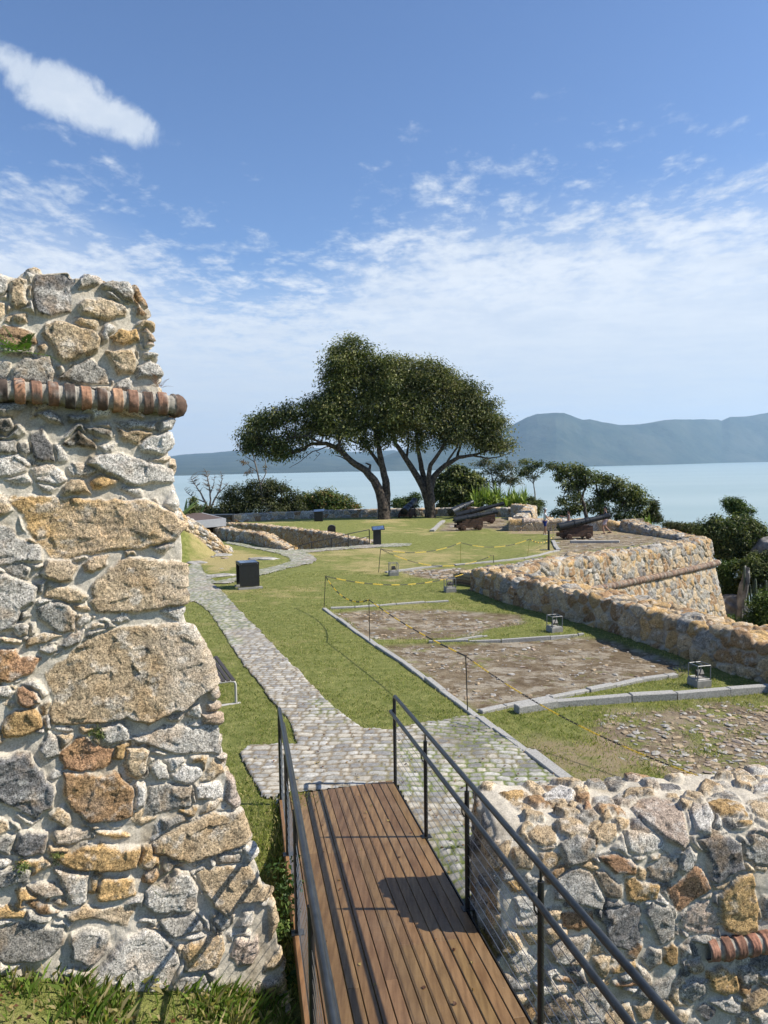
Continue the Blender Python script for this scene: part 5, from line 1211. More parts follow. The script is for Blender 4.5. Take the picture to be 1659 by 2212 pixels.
# ------------------------------------------------------------------ people
def skin_mesh(name, nodes, edges, m_, parent, sub=2):
    me_ = bpy.data.meshes.new(name); me_.from_pydata([n_[0] for n_ in nodes], edges, []); o_ = link(name, me_, m_, parent)
    md = o_.modifiers.new('skin', 'SKIN'); md.use_smooth_shade = True
    for i, n_ in enumerate(nodes):
        rr = n_[1]; me_.skin_vertices[0].data[i].radius = rr if isinstance(rr, tuple) else (rr, rr)
    me_.skin_vertices[0].data[0].use_root = True
    o_.modifiers.new('sub', 'SUBSURF').levels = sub; o_.modifiers['sub'].render_levels = sub
    return o_
def person(label, loc, yaw, H_, la, ra, ll, rl_, shirt, short, shoe, hair_len=0., cap=None, skin=None, sleeve=.55, lean=0., female=False, bag=None):
    """la / ra: elbow and hand offsets from the shoulder; ll / rl: knee and ankle offsets from the hip; +x is where the person faces"""
    k = H_ / 1.72; ob = empty('person', loc, yaw); tag(ob, label, 'person')
    V_ = lambda *p: Vector(p) * k
    hip = V_(0, 0, .92); ch = V_(.02 + lean * .3, 0, 1.22); nk = V_(lean * .5, 0, 1.46); hd = V_(.02 + lean * .6, 0, 1.60); sw = .17 if not female else .145
    N_ = [(hip, (.125 * k, .10 * k))]; E_ = []
    def addn(p, r, a): N_.append((p, r)); E_.append((a, len(N_) - 1)); return len(N_) - 1
    w_ = addn(V_(.01, 0, 1.06), (.11 * k, .085 * k), 0); c_ = addn(ch + V_(0, 0, .08), (.15 * k, .10 * k), w_); n_ = addn(nk, .052 * k, c_)
    h1 = addn(hd + V_(.0, 0, -.04), (.070 * k, .078 * k), n_); h2 = addn(hd + V_(0, 0, .05), (.074 * k, .086 * k), h1); addn(hd + V_(-.005, 0, .115), .045 * k, h2); addn(hd + V_(.098, 0, -.01), .012 * k, h1)
    J = {}
    for nm, sy, a in (('l', 1, la), ('r', -1, ra)):
        sh = ch + V_(0, sy * sw, .16); s_ = addn(sh, .052 * k, c_); el = sh + V_(*a[0]); e_ = addn(el, .040 * k, s_); hn = sh + V_(*a[1]); h_ = addn(hn, .026 * k, e_)
        dd = (hn - el).normalized(); pm = addn(hn + dd * .05 * k, (.036 * k, .018 * k), h_)
        up = dd.orthogonal().normalized(); sd_ = dd.cross(up)
        for q_ in (-.026, -.009, .009, .026): f1 = addn(hn + (dd * .10 + sd_ * q_ * 1.1) * k, .0095 * k, pm); addn(hn + (dd * (.155 - abs(q_) * .5) + sd_ * q_ * 1.1 + up * .02) * k, .007 * k, f1)
        addn(hn + (dd * .075 + sd_ * .055 + up * .015) * k, .010 * k, h_); J[nm] = (sh, el, hn)
    for nm, sy, a in (('l', 1, ll), ('r', -1, rl_)):
        hp = hip + V_(0, sy * .09, -.04); p_ = addn(hp, .09 * k, 0); kn = hp + V_(*a[0]); q_ = addn(kn, .056 * k, p_); an = hp + V_(*a[1]); r_ = addn(an, .038 * k, q_); addn(an + V_(.03, 0, -.04), .036 * k, r_)
        J['k' + nm] = (hp, kn, an)
    sk = skin_mesh('body', N_, E_, skin or M_SKIN, ob)
    # shirt
    N2 = [(hip + V_(0, 0, .02), (.150 * k, .118 * k)), (V_(.01, 0, 1.06), (.15 * k, .128 * k)), (ch + V_(0, 0, .08), (.178 * k, .138 * k)), (nk + V_(0, 0, -.035), .066 * k)]; E2 = [(0, 1), (1, 2), (2, 3)]
    for nm in 'lr':
        sh, el, hn = J[nm]; N2.append((sh, .068 * k)); E2.append((2, len(N2) - 1)); N2.append((sh + (el - sh) * sleeve, .060 * k)); E2.append((len(N2) - 2, len(N2) - 1))
    skin_mesh('shirt', N2, E2, shirt, ob)
    N3 = [(hip + V_(0, 0, .03), (.150 * k, .120 * k))]; E3 = []
    for nm in 'lr':
        hp, kn, an = J['k' + nm]; N3.append((hp + V_(0, 0, -.02), .108 * k)); E3.append((0, len(N3) - 1)); N3.append((hp + (kn - hp) * .85, .082 * k)); E3.append((len(N3) - 2, len(N3) - 1))
    skin_mesh('shorts', N3, E3, short, ob)
    for nm in 'lr':
        hp, kn, an = J['k' + nm]; mb_ = MB(); c0 = an + V_(.0, 0, -.055)
        mb_.tube([c0 + V_(-.07, 0, 0), c0 + V_(0, 0, .012), c0 + V_(.08, 0, .0), c0 + V_(.17, 0, -.012), c0 + V_(.195, 0, -.012)], [.034 * k, .046 * k, .044 * k, .036 * k, .015 * k], 10); mb_.build('shoe', shoe, ob)
    hr = [(hd + V_(-.02, 0, .06), (.085 * k, .088 * k)), (hd + V_(-.035, 0, .10), .062 * k)]; eh = [(0, 1)]
    hr.append((hd + V_(-.06, 0, -.02), (.062 * k, .05 * k))); eh.append((0, 2))
    if hair_len: hr.append((hd + V_(-.075, 0, -.06 - hair_len * .5), .055 * k)); eh.append((2, 3)); hr.append((hd + V_(-.09, 0, -.06 - hair_len), .035 * k)); eh.append((3, 4))
    skin_mesh('hair', hr, eh, M_HAIR, ob)
    if cap:
        mb_ = MB(); c0 = hd + V_(-.005, 0, .065); mb_.lathe([(0, .102 * k), (.03 * k, .100 * k), (.065 * k, .080 * k), (.085 * k, .045 * k), (.09 * k, .001)], c0, (-.12, 0, 1), 18)
        mb_.prism([(.06 * k, 0), (.13 * k, .004), (.185 * k, -.012 * k), (.185 * k, -.02 * k), (.06 * k, -.012 * k)], -.055 * k, .055 * k, Matrix.Identity(3), c0); mb_.build('cap', cap, ob)
    for sy in (-1, 1):
        mb_ = MB(); mb_.lathe([(-.008 * k, .001), (-.004 * k, .009 * k), (.004 * k, .009 * k), (.008 * k, .001)], hd + V_(.072, sy * .03, .012), (1, 0, 0), 8); mb_.build('eye', M_HAIR, ob)
        mb_ = MB(); mb_.lathe([(-.008 * k, .001), (-.006 * k, .026 * k), (.006 * k, .022 * k), (.01 * k, .001)], hd + V_(-.005, sy * .078, -.005), (0, sy, 0), 8); mb_.build('ear', skin or M_SKIN, ob)
    return ob, J, k
WHT = cloth('white_cotton', (.62, .64, .66)); NAVY = cloth('blue_shorts_cloth', (.012, .03, .19)); GRY = cloth('grey_top_cloth', (.22, .20, .20)); DRK = cloth('dark_navy_shirt', (.015, .02, .035)); PNK = cloth('pale_pink_shorts', (.50, .40, .42)); ORG = cloth('coral_shirt', (.42, .13, .07)); JEAN = cloth('dark_trousers', (.03, .03, .04))
SHO = plain('pale_sneakers', (.5, .48, .42), .7, 20, .1, 0); SHB = plain('dark_red_shoes', (.05, .02, .018), .6, 20, .1, 0)
gp = gnd(*cK((966, 505))[0]); H1 = aty(*cK((972, 262))[0], gp[1])[2] - gp[2]
ob, J, k = person('man in white cap, white T-shirt and blue shorts holding up a phone', gp, R(-8), H1, ((.06, .05, -.27), (.27, .03, -.22)), ((.10, -.03, -.27), (.30, -.06, -.42)), ((.03, .02, -.42), (-.05, .04, -.83)), ((.03, -.02, -.42), (.06, -.02, -.83)), WHT, NAVY, SHO, cap=WHT)
hand = J['l'][2]; mb = MB(); mb.box(hand + Vector((.10, 0, .05)) * k, (.012, .075, .15), Matrix.Rotation(R(25), 3, 'Y'), None, bev=.003); mbo = mb.build('phone', M_BLACK); mbo.location = ob.location; mbo.rotation_euler = ob.rotation_euler; tag(mbo, "black phone in the white-capped man's raised hand", 'phone')
gp2 = np.array([*(gnd(*cK((1180, 497))[0])[:2]), 0]); gp2[1] += 1.0; gp2[2] = gz(*gp2[:2]); H2 = aty(*cK((1183, 283))[0], gp2[1])[2] - gp2[2]
gp2[0] = aty(*cK((1186, 400))[0], gp2[1])[0]
person('dark-haired woman in a grey sleeveless top holding out one arm', gp2, R(182), H2, ((.04, .06, -.28), (.15, .04, -.46)), ((.24, -.02, -.16), (.52, -.02, -.10)), ((.02, .02, -.42), (-.02, .03, -.83)), ((.02, -.02, -.42), (.03, -.02, -.83)), GRY, JEAN, SHB, hair_len=.12, sleeve=.12, female=True, skin=M_SKIND)
gp3 = gnd(*cK((1524, 498))[0]); H3 = aty(*cK((1510, 247))[0], gp3[1])[2] - gp3[2]
person('person in dark cap, navy shirt and pale pink shorts walking behind the large cannon', gp3, R(178), H3, ((.10, .03, -.26), (.20, .02, -.5)), ((-.10, -.03, -.27), (-.06, -.04, -.52)), ((.20, .02, -.38), (.10, .03, -.80)), ((-.02, -.02, -.42), (-.34, -.02, -.74)), DRK, PNK, SHB, cap=DRK, sleeve=.6)
pp = aty(*c1((722, 592))[0], 40.9); hd_z = aty(*c1((713, 579))[0], 40.9)[2]
person('grey-haired person in a coral shirt, only head and shoulders above the entrance wall', (pp[0], pp[1], hd_z - 1.66), R(195), 1.66, ((.12, .03, -.24), (.3, .02, -.38)), ((.02, -.03, -.28), (.1, -.04, -.5)), ((.05, .02, -.42), (0, .03, -.83)), ((.02, -.02, -.42), (-.05, -.02, -.83)), ORG, JEAN, SHB, cap=cloth('grey_cap', (.45, .45, .45)), sleeve=.5, lean=.35, skin=M_SKIND)

# ------------------------------------------------------------------ vegetation
def leaves(cl, n, size, seed, tones, clump=.45, wid=.42, droop=.3, shell=.55, subk=1.0, shape='leaf'):
    """leaf faces gathered in small sprays spread through ellipsoids cl = (x, y, z, rx, ry, rz)"""
    g = np.random.default_rng(seed); cl = np.array(cl, float); wgt = (cl[:, 3] * cl[:, 5]) ** 1.0; wgt /= wgt.sum()
    ns = max(6, int(n / 26 * subk)); ci = g.choice(len(cl), ns, p=wgt)
    d = g.normal(size=(ns, 3)); d /= np.linalg.norm(d, axis=1, keepdims=True); rad = shell + (1.04 - shell) * g.random(ns) ** .6; rad *= 1 + .15 * g.normal(size=ns)
    sc = cl[ci, :3] + d * cl[ci, 3:] * rad[:, None]
    li = g.integers(0, ns, n); off = g.normal(size=(n, 3)) * clump * np.array([1, 1, .62]); p = sc[li] + off
    nrm = d[li] * .55 + np.array([0, 0, .55]) + g.normal(size=(n, 3)) * .55; nrm /= np.linalg.norm(nrm, axis=1, keepdims=True)
    ax = g.normal(size=(n, 3)) + np.array([0, 0, -droop * 2]) + off * .8; ax -= nrm * (ax * nrm).sum(1, keepdims=True); ax /= np.linalg.norm(ax, axis=1, keepdims=True)
    sd = np.cross(nrm, ax); L = size * (.6 + .8 * g.random(n)); w_ = L * wid * .5
    V = np.stack([p, p + ax * (L * .45)[:, None] + sd * w_[:, None] + nrm * (L * .06)[:, None], p + ax * L[:, None] - np.array([0, 0, 1]) * (L * .12)[:, None], p + ax * (L * .45)[:, None] - sd * w_[:, None] + nrm * (L * .06)[:, None]], 1).reshape(-1, 3)
    tn = np.array(tones, float); st = g.random(ns) ** 1.3; tt_ = np.clip(st[li] + .18 * g.normal(size=n), 0, .999) * (len(tn) - 1); i0 = tt_.astype(int); f = (tt_ - i0)[:, None]
    c = (tn[i0] * (1 - f) + tn[np.minimum(i0 + 1, len(tn) - 1)] * f) * (.75 + .5 * g.random(n))[:, None]
    return V, np.arange(n * 4).reshape(-1, 4), np.repeat(c, 4, 0)
DK = [(.018, .032, .009), (.050, .075, .020), (.14, .165, .05), (.27, .27, .11)]
MD = [(.025, .050, .012), (.05, .09, .02), (.10, .15, .035), (.17, .20, .06)]
LT = [(.05, .09, .02), (.11, .17, .03), (.19, .25, .06), (.27, .27, .08)]
OL = [(.03, .045, .018), (.07, .085, .035), (.12, .13, .06), (.17, .13, .07)]
def limb(mb_, pts, r0, r1, n=8, wob=.04):
    pts = [np.array(p, float) for p in pts]; q_ = [pts[0]]
    for a, b in zip(pts[:-1], pts[1:]):
        L_ = np.linalg.norm(b - a)
        for k in (1, 2, 3): q_.append(a + (b - a) * k / 3 + (np.array([rnd.uniform(-1, 1) for _ in range(3)]) * wob * L_ * (k < 3)))
    rs = [r0 + (r1 - r0) * (i / (len(q_) - 1)) ** .8 for i in range(len(q_))]
    mb_.tube(q_, rs, n); return q_, rs
def tree(name, label, cat, Y, clusters, trunks, n, size, tones, seed, group=None, depth=.8, twigs=1, twr=.03, bark=None, **kw):
    """clusters (dx, dy, rx, ry[, dY]) and trunks ([(dx, dy[, dY])...], r0, r1) are measured at distance Y and given real depth"""
    r2 = random.Random(seed); sc = Y / FPX
    base = aty(*trunks[0][0][0][:2], Y) if trunks else aty(clusters[0][0], clusters[0][1] + clusters[0][3], Y)
    ob = empty(name, base); tag(ob, label, cat, group); cl = []
    for c in clusters:
        dY = c[4] if len(c) > 4 else r2.uniform(-.6, .6) * c[2] * sc * depth
        p = aty(c[0], c[1], Y + dY) - base; kk_ = .93; cl.append((*p, c[2] * sc * kk_, min(c[2], c[3] * 1.3) * sc * .75, c[3] * sc * kk_))
    mb_ = MB(); ends = []
    for tpts, ra, rb in trunks:
        q_, rs = limb(mb_, [aty(p[0], p[1], Y + (p[2] if len(p) > 2 else 0)) - base for p in tpts], ra, rb, 10, .025); ends += list(zip(q_, rs))[len(q_) // 3:]
    if trunks:
        for c in cl:
            for _ in range(twigs):
                tg_ = np.array(c[:3]) + np.array([r2.uniform(-.75, .75) * c[3], r2.uniform(-.7, .7) * c[4], r2.uniform(-.5, .6) * c[5]])
                near = sorted(ends, key=lambda e: np.linalg.norm(e[0] - tg_) + (.6 * abs(c[5]) if e[0][2] > tg_[2] else 0))[0]
                mid = (near[0] + tg_) / 2 + np.array([r2.uniform(-.12, .12), r2.uniform(-.12, .12), r2.uniform(-.05, .14)]) * np.linalg.norm(tg_ - near[0])
                limb(mb_, [near[0], mid, tg_], min(near[1] * .7, twr * 2.2), twr * .35, 5, .06)
        mb_.build('trunk', bark or M_BARK, ob)
    if n:
        V, Fq, c = leaves(cl, n, size, seed, tones, **kw)
        link('crown', npmesh('crown', V, Fq, np.clip(c, .004, .4), False), M_LEAF, ob)
    return ob
def tp(*pts, dY=0.): return [(*cT(p)[0], dY) for p in pts]
def tcl(l, s=1.): k = .4166 * s; return [(*cT(p[:2])[0], p[2] * k, p[3] * k) for p in l]
YT = gnd(830, 1118)[1] - 2.5
tree('big_tree', 'left one of the two big spreading trees, crown reaching far to the left', 'tree', YT,
     tcl([(690, 125, 120, 72), (620, 215, 75, 80), (740, 200, 120, 110), (840, 250, 90, 90), (620, 300, 70, 90), (720, 330, 130, 90), (560, 400, 110, 65), (440, 425, 90, 52), (340, 455, 90, 52), (250, 490, 85, 55), (170, 550, 55, 42), (225, 580, 75, 42), (310, 600, 75, 55), (345, 650, 62, 34), (265, 640, 60, 30), (420, 615, 80, 34), (420, 560, 90, 42), (520, 510, 90, 55), (600, 480, 120, 70), (740, 440, 130, 90), (850, 420, 90, 100), (690, 540, 90, 45), (895, 190, 60, 55), (900, 300, 70, 80), (920, 440, 60, 80), (790, 580, 60, 45), (880, 540, 60, 60), (190, 620, 40, 26), (640, 610, 50, 22)]),
     [(tp((872, 1000), (868, 940), (862, 900), (850, 855), (820, 790), (775, 738), (700, 690), (640, 630), (570, 598), (500, 600), (430, 640), (340, 665)), .60, .07),
      (tp((872, 1000), (880, 940), (884, 860), (880, 790), (858, 700), (845, 620), (820, 520), (780, 400), (740, 280), dY=.3), 52e-2, .10),
      (tp((858, 720), (800, 640), (730, 560), (650, 450), dY=.6), .20, .06), (tp((640, 630), (640, 560), (600, 470), (520, 430), dY=-.8), .17, .05), (tp((868, 880), (892, 860), (896, 800)), .22, .10), (tp((790, 752), (800, 710), (775, 700)), .16, .06),
      (tp((560, 598), (470, 560), (380, 570), (300, 600), dY=-1), .12, .03), (tp((600, 610), (500, 640), (440, 690), (380, 725), dY=.6), .06, .015), (tp((520, 640), (540, 650), (505, 690)), .04, .012), (tp((740, 600), (600, 560), (480, 540), (400, 560), dY=1.2), .09, .02), (tp((690, 690), (640, 665), (625, 662)), .06, .03)],
     74000, .235, [(.022, .036, .010), (.062, .084, .022), (.16, .175, .055), (.29, .28, .12)], 101, depth=.9, twigs=9, twr=.038, clump=.42, shell=.45, subk=.40)
tree('big_tree', 'right one of the two big spreading trees, with four splayed limbs', 'tree', YT + 1.2,
     tcl([(940, 220, 80, 62), (1030, 215, 90, 60), (1120, 235, 85, 62), (1200, 270, 80, 60), (970, 310, 100, 85), (1080, 320, 110, 90), (1250, 320, 90, 62), (1330, 350, 70, 70), (1000, 430, 110, 90), (1160, 420, 120, 100), (1290, 440, 110, 90), (1390, 430, 70, 80), (1440, 500, 68, 58), (1360, 540, 90, 60), (1240, 540, 90, 62), (1100, 530, 90, 55), (960, 520, 60, 70), (1480, 590, 58, 40), (1410, 600, 70, 38), (1040, 600, 42, 28), (1180, 610, 50, 25), (1500, 620, 48, 20)]),
     [(tp((1112, 985), (1110, 940), (1098, 890), (1072, 820), (1030, 750), (985, 680), (930, 600), (915, 520), (900, 420)), .55, .10),
      (tp((1085, 850), (1078, 790), (1062, 700), (1045, 620), (1040, 540), (1060, 430), dY=.5), .34, .09),
      (tp((1112, 985), (1118, 900), (1112, 840), (1102, 780), (1112, 710), (1165, 635), (1200, 560), (1230, 450), dY=-.4), .40, .08),
      (tp((1106, 860), (1130, 770), (1190, 710), (1260, 670), (1330, 660), (1400, 640), (1470, 600), dY=.2), .34, .05),
      (tp((1330, 660), (1400, 675), (1470, 668), (1540, 640), dY=.2), .10, .02), (tp((1250, 672), (1270, 600), (1320, 520), (1350, 420), dY=.8), .14, .04), (tp((1190, 712), (1250, 620), (1260, 550), dY=-.6), .12, .04), (tp((1400, 640), (1480, 620), (1560, 608), dY=-.5), .05, .012), (tp((985, 680), (1000, 600), (990, 520), dY=1), .14, .05)],
     66000, .235, [(.034, .050, .014), (.095, .112, .034), (.20, .20, .078), (.31, .28, .14)], 102, depth=.9, twigs=9, twr=.038, clump=.42, shell=.42, subk=.38)

D_ = lambda l: [(*p[:2],) + tuple(p[2:]) for p in l]
# left shore shrubs
tree('shrub', 'dark dense rounded shrub standing left of the big trees', 'shrub', 76, [(520, 1075, 40, 28), (560, 1062, 36, 30), (600, 1070, 38, 30), (630, 1090, 34, 22), (500, 1095, 34, 24), (555, 1100, 60, 24), (615, 1104, 40, 18), (585, 1050, 20, 16)], [([(560, 1125), (560, 1100), (562, 1070)], .2, .06), ([(600, 1125), (605, 1090), (610, 1062)], .16, .05)], 24000, .22, [tuple(k * .5 for k in q_) for q_ in DK], 103, clump=.28, twr=.03, subk=.7)
tree('sparse_tree', 'spindly tree with few rusty leaves poking out of the dark shrub', 'tree', 75, [(518, 958, 9, 5), (530, 975, 12, 7), (548, 985, 7, 6), (520, 1000, 12, 6), (572, 1010, 8, 8), (537, 1020, 9, 6), (528, 968, 20, 4)], [([(566, 1100), (563, 1050), (556, 1020), (548, 985), (540, 965), (532, 955)], .12, .02), ([(562, 1050), (575, 1020), (572, 990), (578, 975)], .07, .015), ([(556, 1020), (535, 1003), (518, 998)], .05, .012), ([(552, 1000), (530, 985), (514, 970)], .05, .01)], 420, .20, [(.07, .05, .03), (.16, .09, .05), (.10, .10, .04)], 104, clump=.16, twigs=3, twr=.02, bark=M_BARKL, shell=.1)
tree('shrub', 'yellow-green leafy shrub in front of the sea, right of the dark shrub', 'shrub', 78, [(665, 1082, 26, 20), (700, 1078, 28, 22), (735, 1086, 26, 17), (760, 1096, 20, 9), (690, 1100, 60, 12), (650, 1098, 22, 14)], [([(690, 1122), (695, 1090)], .1, .04)], 15000, .24, [(.03, .06, .015), (.08, .12, .025), (.15, .18, .05), (.25, .16, .06)], 105, clump=.24)
tree('bare_tree', 'leafless pale grey tree behind the end of the boundary wall', 'tree', 79, [(418, 1040, 22, 14), (440, 1022, 22, 10), (470, 1030, 22, 14), (485, 1048, 16, 14), (412, 1058, 16, 12), (450, 1050, 28, 16), (436, 1034, 22, 14), (466, 1052, 20, 16)],
     [([(452, 1122), (451, 1105), (444, 1085), (432, 1062), (420, 1045), (412, 1032)], .19, .02), ([(451, 1108), (455, 1080), (452, 1050), (446, 1020), (440, 1012)], .13, .02), ([(452, 1106), (462, 1082), (474, 1060), (480, 1035), (476, 1018)], .13, .02), ([(470, 1066), (486, 1052), (494, 1042)], .07, .015), ([(444, 1085), (425, 1078), (406, 1066), (398, 1056)], .08, .015), ([(453, 1070), (462, 1045), (464, 1025)], .06, .012)], 0, .1, DK, 106, twigs=26, twr=.022, bark=M_BARKL)
tree('low_bushes', 'patch of low mixed bushes under the bare tree', 'shrub', 78, [(455, 1108, 26, 12), (425, 1112, 24, 12), (480, 1112, 24, 10), (405, 1116, 18, 10), (440, 1100, 14, 8)], [], 9000, .22, OL, 107, clump=.25)
def bladeplant(name, label, cat, Y, spots, tones, seed, n, L, wd, spread=1.2, grp=None, flat=.0):
    g = np.random.default_rng(seed); base = aty(*spots[0][:2], Y); V = []; Fq = []; Cc = []
    for (dx, dy, dY) in spots:
        o3 = aty(dx, dy, Y + dY) - base
        for _ in range(n):
            az_ = g.uniform(0, 2 * math.pi); el = g.uniform(.25, 1.45); l_ = L * g.uniform(.6, 1.1); c = np.array(tones[g.integers(len(tones))]) * g.uniform(.7, 1.3)
            dh = np.array([math.cos(az_), math.sin(az_), 0]); sd = np.array([-dh[1], dh[0], 0]) * wd * g.uniform(.7, 1.2); b0 = len(V)
            for q_ in np.linspace(0, 1, 5):
                p = o3 + dh * (l_ * q_ * math.cos(el) + spread * 0) + np.array([0, 0, 1]) * (l_ * (q_ * math.sin(el) - .55 * q_ * q_ * math.cos(el)))
                w_ = math.sin(math.pi * min(.96, .12 + q_ * .85)); V += [p - sd * w_, p + sd * w_]; Cc += [c, c]
            Fq += [(b0 + 2 * k, b0 + 2 * k + 1, b0 + 2 * k + 3, b0 + 2 * k + 2) for k in range(4)]
    o = link(name, npmesh(name, V, Fq, Cc, True), M_LEAF); o.location = base; tag(o, label, cat, grp); return o
bladeplant('banana_plant', 'banana-like plant with broad torn leaves behind the ruined wall', 'plant', 52, [(392, 1120, 0), (398, 1118, 1)], MD[1:], 201, 9, 2.4, .17)
bladeplant('banana_plant', 'single bright upright banana leaf above the low flat roof', 'plant', 54, [(428, 1122, 0)], LT[1:3], 203, 4, 1.9, .12)
tree('conifer', 'small dark pointed conifer behind the ruined wall', 'tree', 56, [(417, 1082, 3, 8), (417, 1092, 6, 8), (416, 1104, 9, 9), (416, 1116, 12, 9)], [([(416, 1124), (417, 1080)], .08, .02)], 5000, .14, DK, 205, clump=.12)
tree('shrub', 'small shrub seen between the two big trunks', 'shrub', 82, [(862, 1084, 14, 8), (885, 1082, 16, 9), (898, 1074, 10, 10), (875, 1092, 28, 8)], [([(880, 1105), (884, 1085)], .06, .03)], 5500, .2, MD, 109, clump=.2)
tree('broadleaf_tree', 'dark glossy broad-leaved tree right of the big trunks', 'tree', 80, [(965, 1035, 26, 17), (992, 1022, 24, 14), (1018, 1036, 26, 18), (960, 1060, 26, 22), (995, 1058, 34, 26), (1030, 1062, 24, 22), (975, 1085, 32, 14), (1015, 1085, 30, 14), (940, 1062, 12, 12), (985, 1012, 12, 8)], [([(985, 1112), (988, 1085), (985, 1050)], .2, .06), ([(1010, 1112), (1012, 1080), (1018, 1050)], .15, .05)], 20000, .28, DK, 110, clump=.24, wid=.6)
tree('slender_trees', 'airy grey-green tree with thin trunks right of the broad-leaved tree', 'tree', 81, [(1045, 1000, 26, 12), (1080, 1005, 24, 12), (1030, 1020, 14, 8), (1065, 1020, 30, 12), (1100, 1012, 22, 12), (1085, 1035, 30, 16), (1110, 1035, 18, 14), (1060, 1048, 22, 12)],
     [([(1070, 1100), (1068, 1060), (1062, 1025), (1050, 1000)], .11, .02), ([(1078, 1100), (1080, 1050), (1085, 1015), (1080, 995)], .09, .02), ([(1095, 1100), (1100, 1060), (1108, 1030), (1104, 1008)], .08, .02), ([(1068, 1060), (1050, 1040), (1032, 1022)], .06, .02)], 4600, .20, OL, 111, clump=.2, twigs=6, twr=.022, bark=M_BARKL, shell=.2)
tree('slender_tree', 'thin tree with a long bare stem and small tufted crown before the sea', 'tree', 78, [(1135, 998, 16, 9), (1160, 1000, 12, 9), (1145, 1012, 20, 10), (1168, 1018, 10, 6), (1132, 1022, 14, 8), (1150, 1030, 16, 6)], [([(1160, 1110), (1156, 1085), (1155, 1060), (1152, 1040), (1148, 1015), (1140, 1000)], .10, .02), ([(1153, 1042), (1163, 1020), (1160, 1002)], .05, .015), ([(1153, 1046), (1136, 1026), (1130, 1015)], .05, .015), ([(1152, 1036), (1168, 1024), (1175, 1020)], .03, .01)], 3400, .17, DK, 112, clump=.16, twigs=6, twr=.018, bark=M_BARKL, shell=.2)
tree('shrub', 'small dark shrub at the foot of the thin tree', 'shrub', 77, [(1150, 1092, 14, 14), (1165, 1088, 10, 10), (1158, 1105, 16, 10), (1148, 1080, 9, 7)], [([(1158, 1118), (1156, 1095)], .06, .03)], 5500, .16, DK, 113, clump=.16)
bladeplant('yucca_thicket', 'bright green mass of sword-leaved plants behind the cannons', 'plant', 78, [(1035 + rnd.uniform(-14, 100), 1098 + rnd.uniform(-22, 10), rnd.uniform(-2, 2)) for _ in range(64)], [(.10, .15, .03), (.20, .27, .06), (.32, .38, .10)], 207, 26, 1.9, .06)
bladeplant('yucca_thicket', 'tuft of sword-shaped leaves behind the muzzle of the large cannon', 'plant', 51.5, [(1395, 1132, 0), (1380, 1134, .4), (1405, 1134, .3)], LT, 209, 22, 1.0, .04)
# wind-bent trees behind the visitors
tree('windswept_tree', 'wind-bent dark tree leaning left above the visitors', 'tree', 54, [(1190, 1008, 16, 7), (1212, 1012, 22, 11), (1240, 1016, 26, 14), (1262, 1022, 24, 14), (1210, 1030, 18, 12), (1225, 1046, 22, 14), (1250, 1044, 24, 16), (1232, 1066, 20, 14), (1272, 1036, 18, 14), (1215, 1082, 16, 8), (1245, 1095, 40, 16), (1210, 1108, 30, 10)],
     [([(1268, 1130), (1262, 1090), (1250, 1060), (1228, 1030), (1200, 1010), (1180, 1002)], .16, .03), ([(1258, 1075), (1266, 1045), (1262, 1020)], .09, .03), ([(1240, 1045), (1222, 1060), (1215, 1080)], .06, .02)], 8000, .18, DK, 114, clump=.19, twigs=6, twr=.022, shell=.25, subk=.7)
tree('windswept_tree', 'wider wind-bent dark tree sloping down to the right behind the large cannon', 'tree', 55, [(1285, 1030, 14, 11), (1305, 1036, 18, 14), (1330, 1044, 24, 16), (1355, 1054, 22, 16), (1375, 1068, 20, 15), (1320, 1066, 26, 20), (1350, 1082, 28, 18), (1300, 1062, 18, 20), (1290, 1095, 30, 20), (1340, 1108, 40, 16), (1375, 1095, 18, 18), (1388, 1085, 12, 12)],
     [([(1300, 1130), (1298, 1095), (1290, 1060), (1286, 1035)], .15, .04), ([(1298, 1095), (1315, 1060), (1345, 1045)], .1, .03), ([(1330, 1130), (1340, 1095), (1365, 1070)], .1, .03)], 12500, .18, DK, 115, clump=.2, twigs=5, twr=.022, shell=.25, subk=.7)
tree('shrub', 'small rust-tinged shrub at the right foot of the wind-bent trees', 'shrub', 55.5, [(1412, 1092, 7, 12), (1408, 1108, 14, 12), (1395, 1118, 26, 10), (1420, 1120, 10, 8)], [([(1405, 1132), (1410, 1095)], .06, .02)], 6500, .15, [(.02, .035, .012), (.05, .07, .02), (.10, .08, .035)], 116, clump=.15)
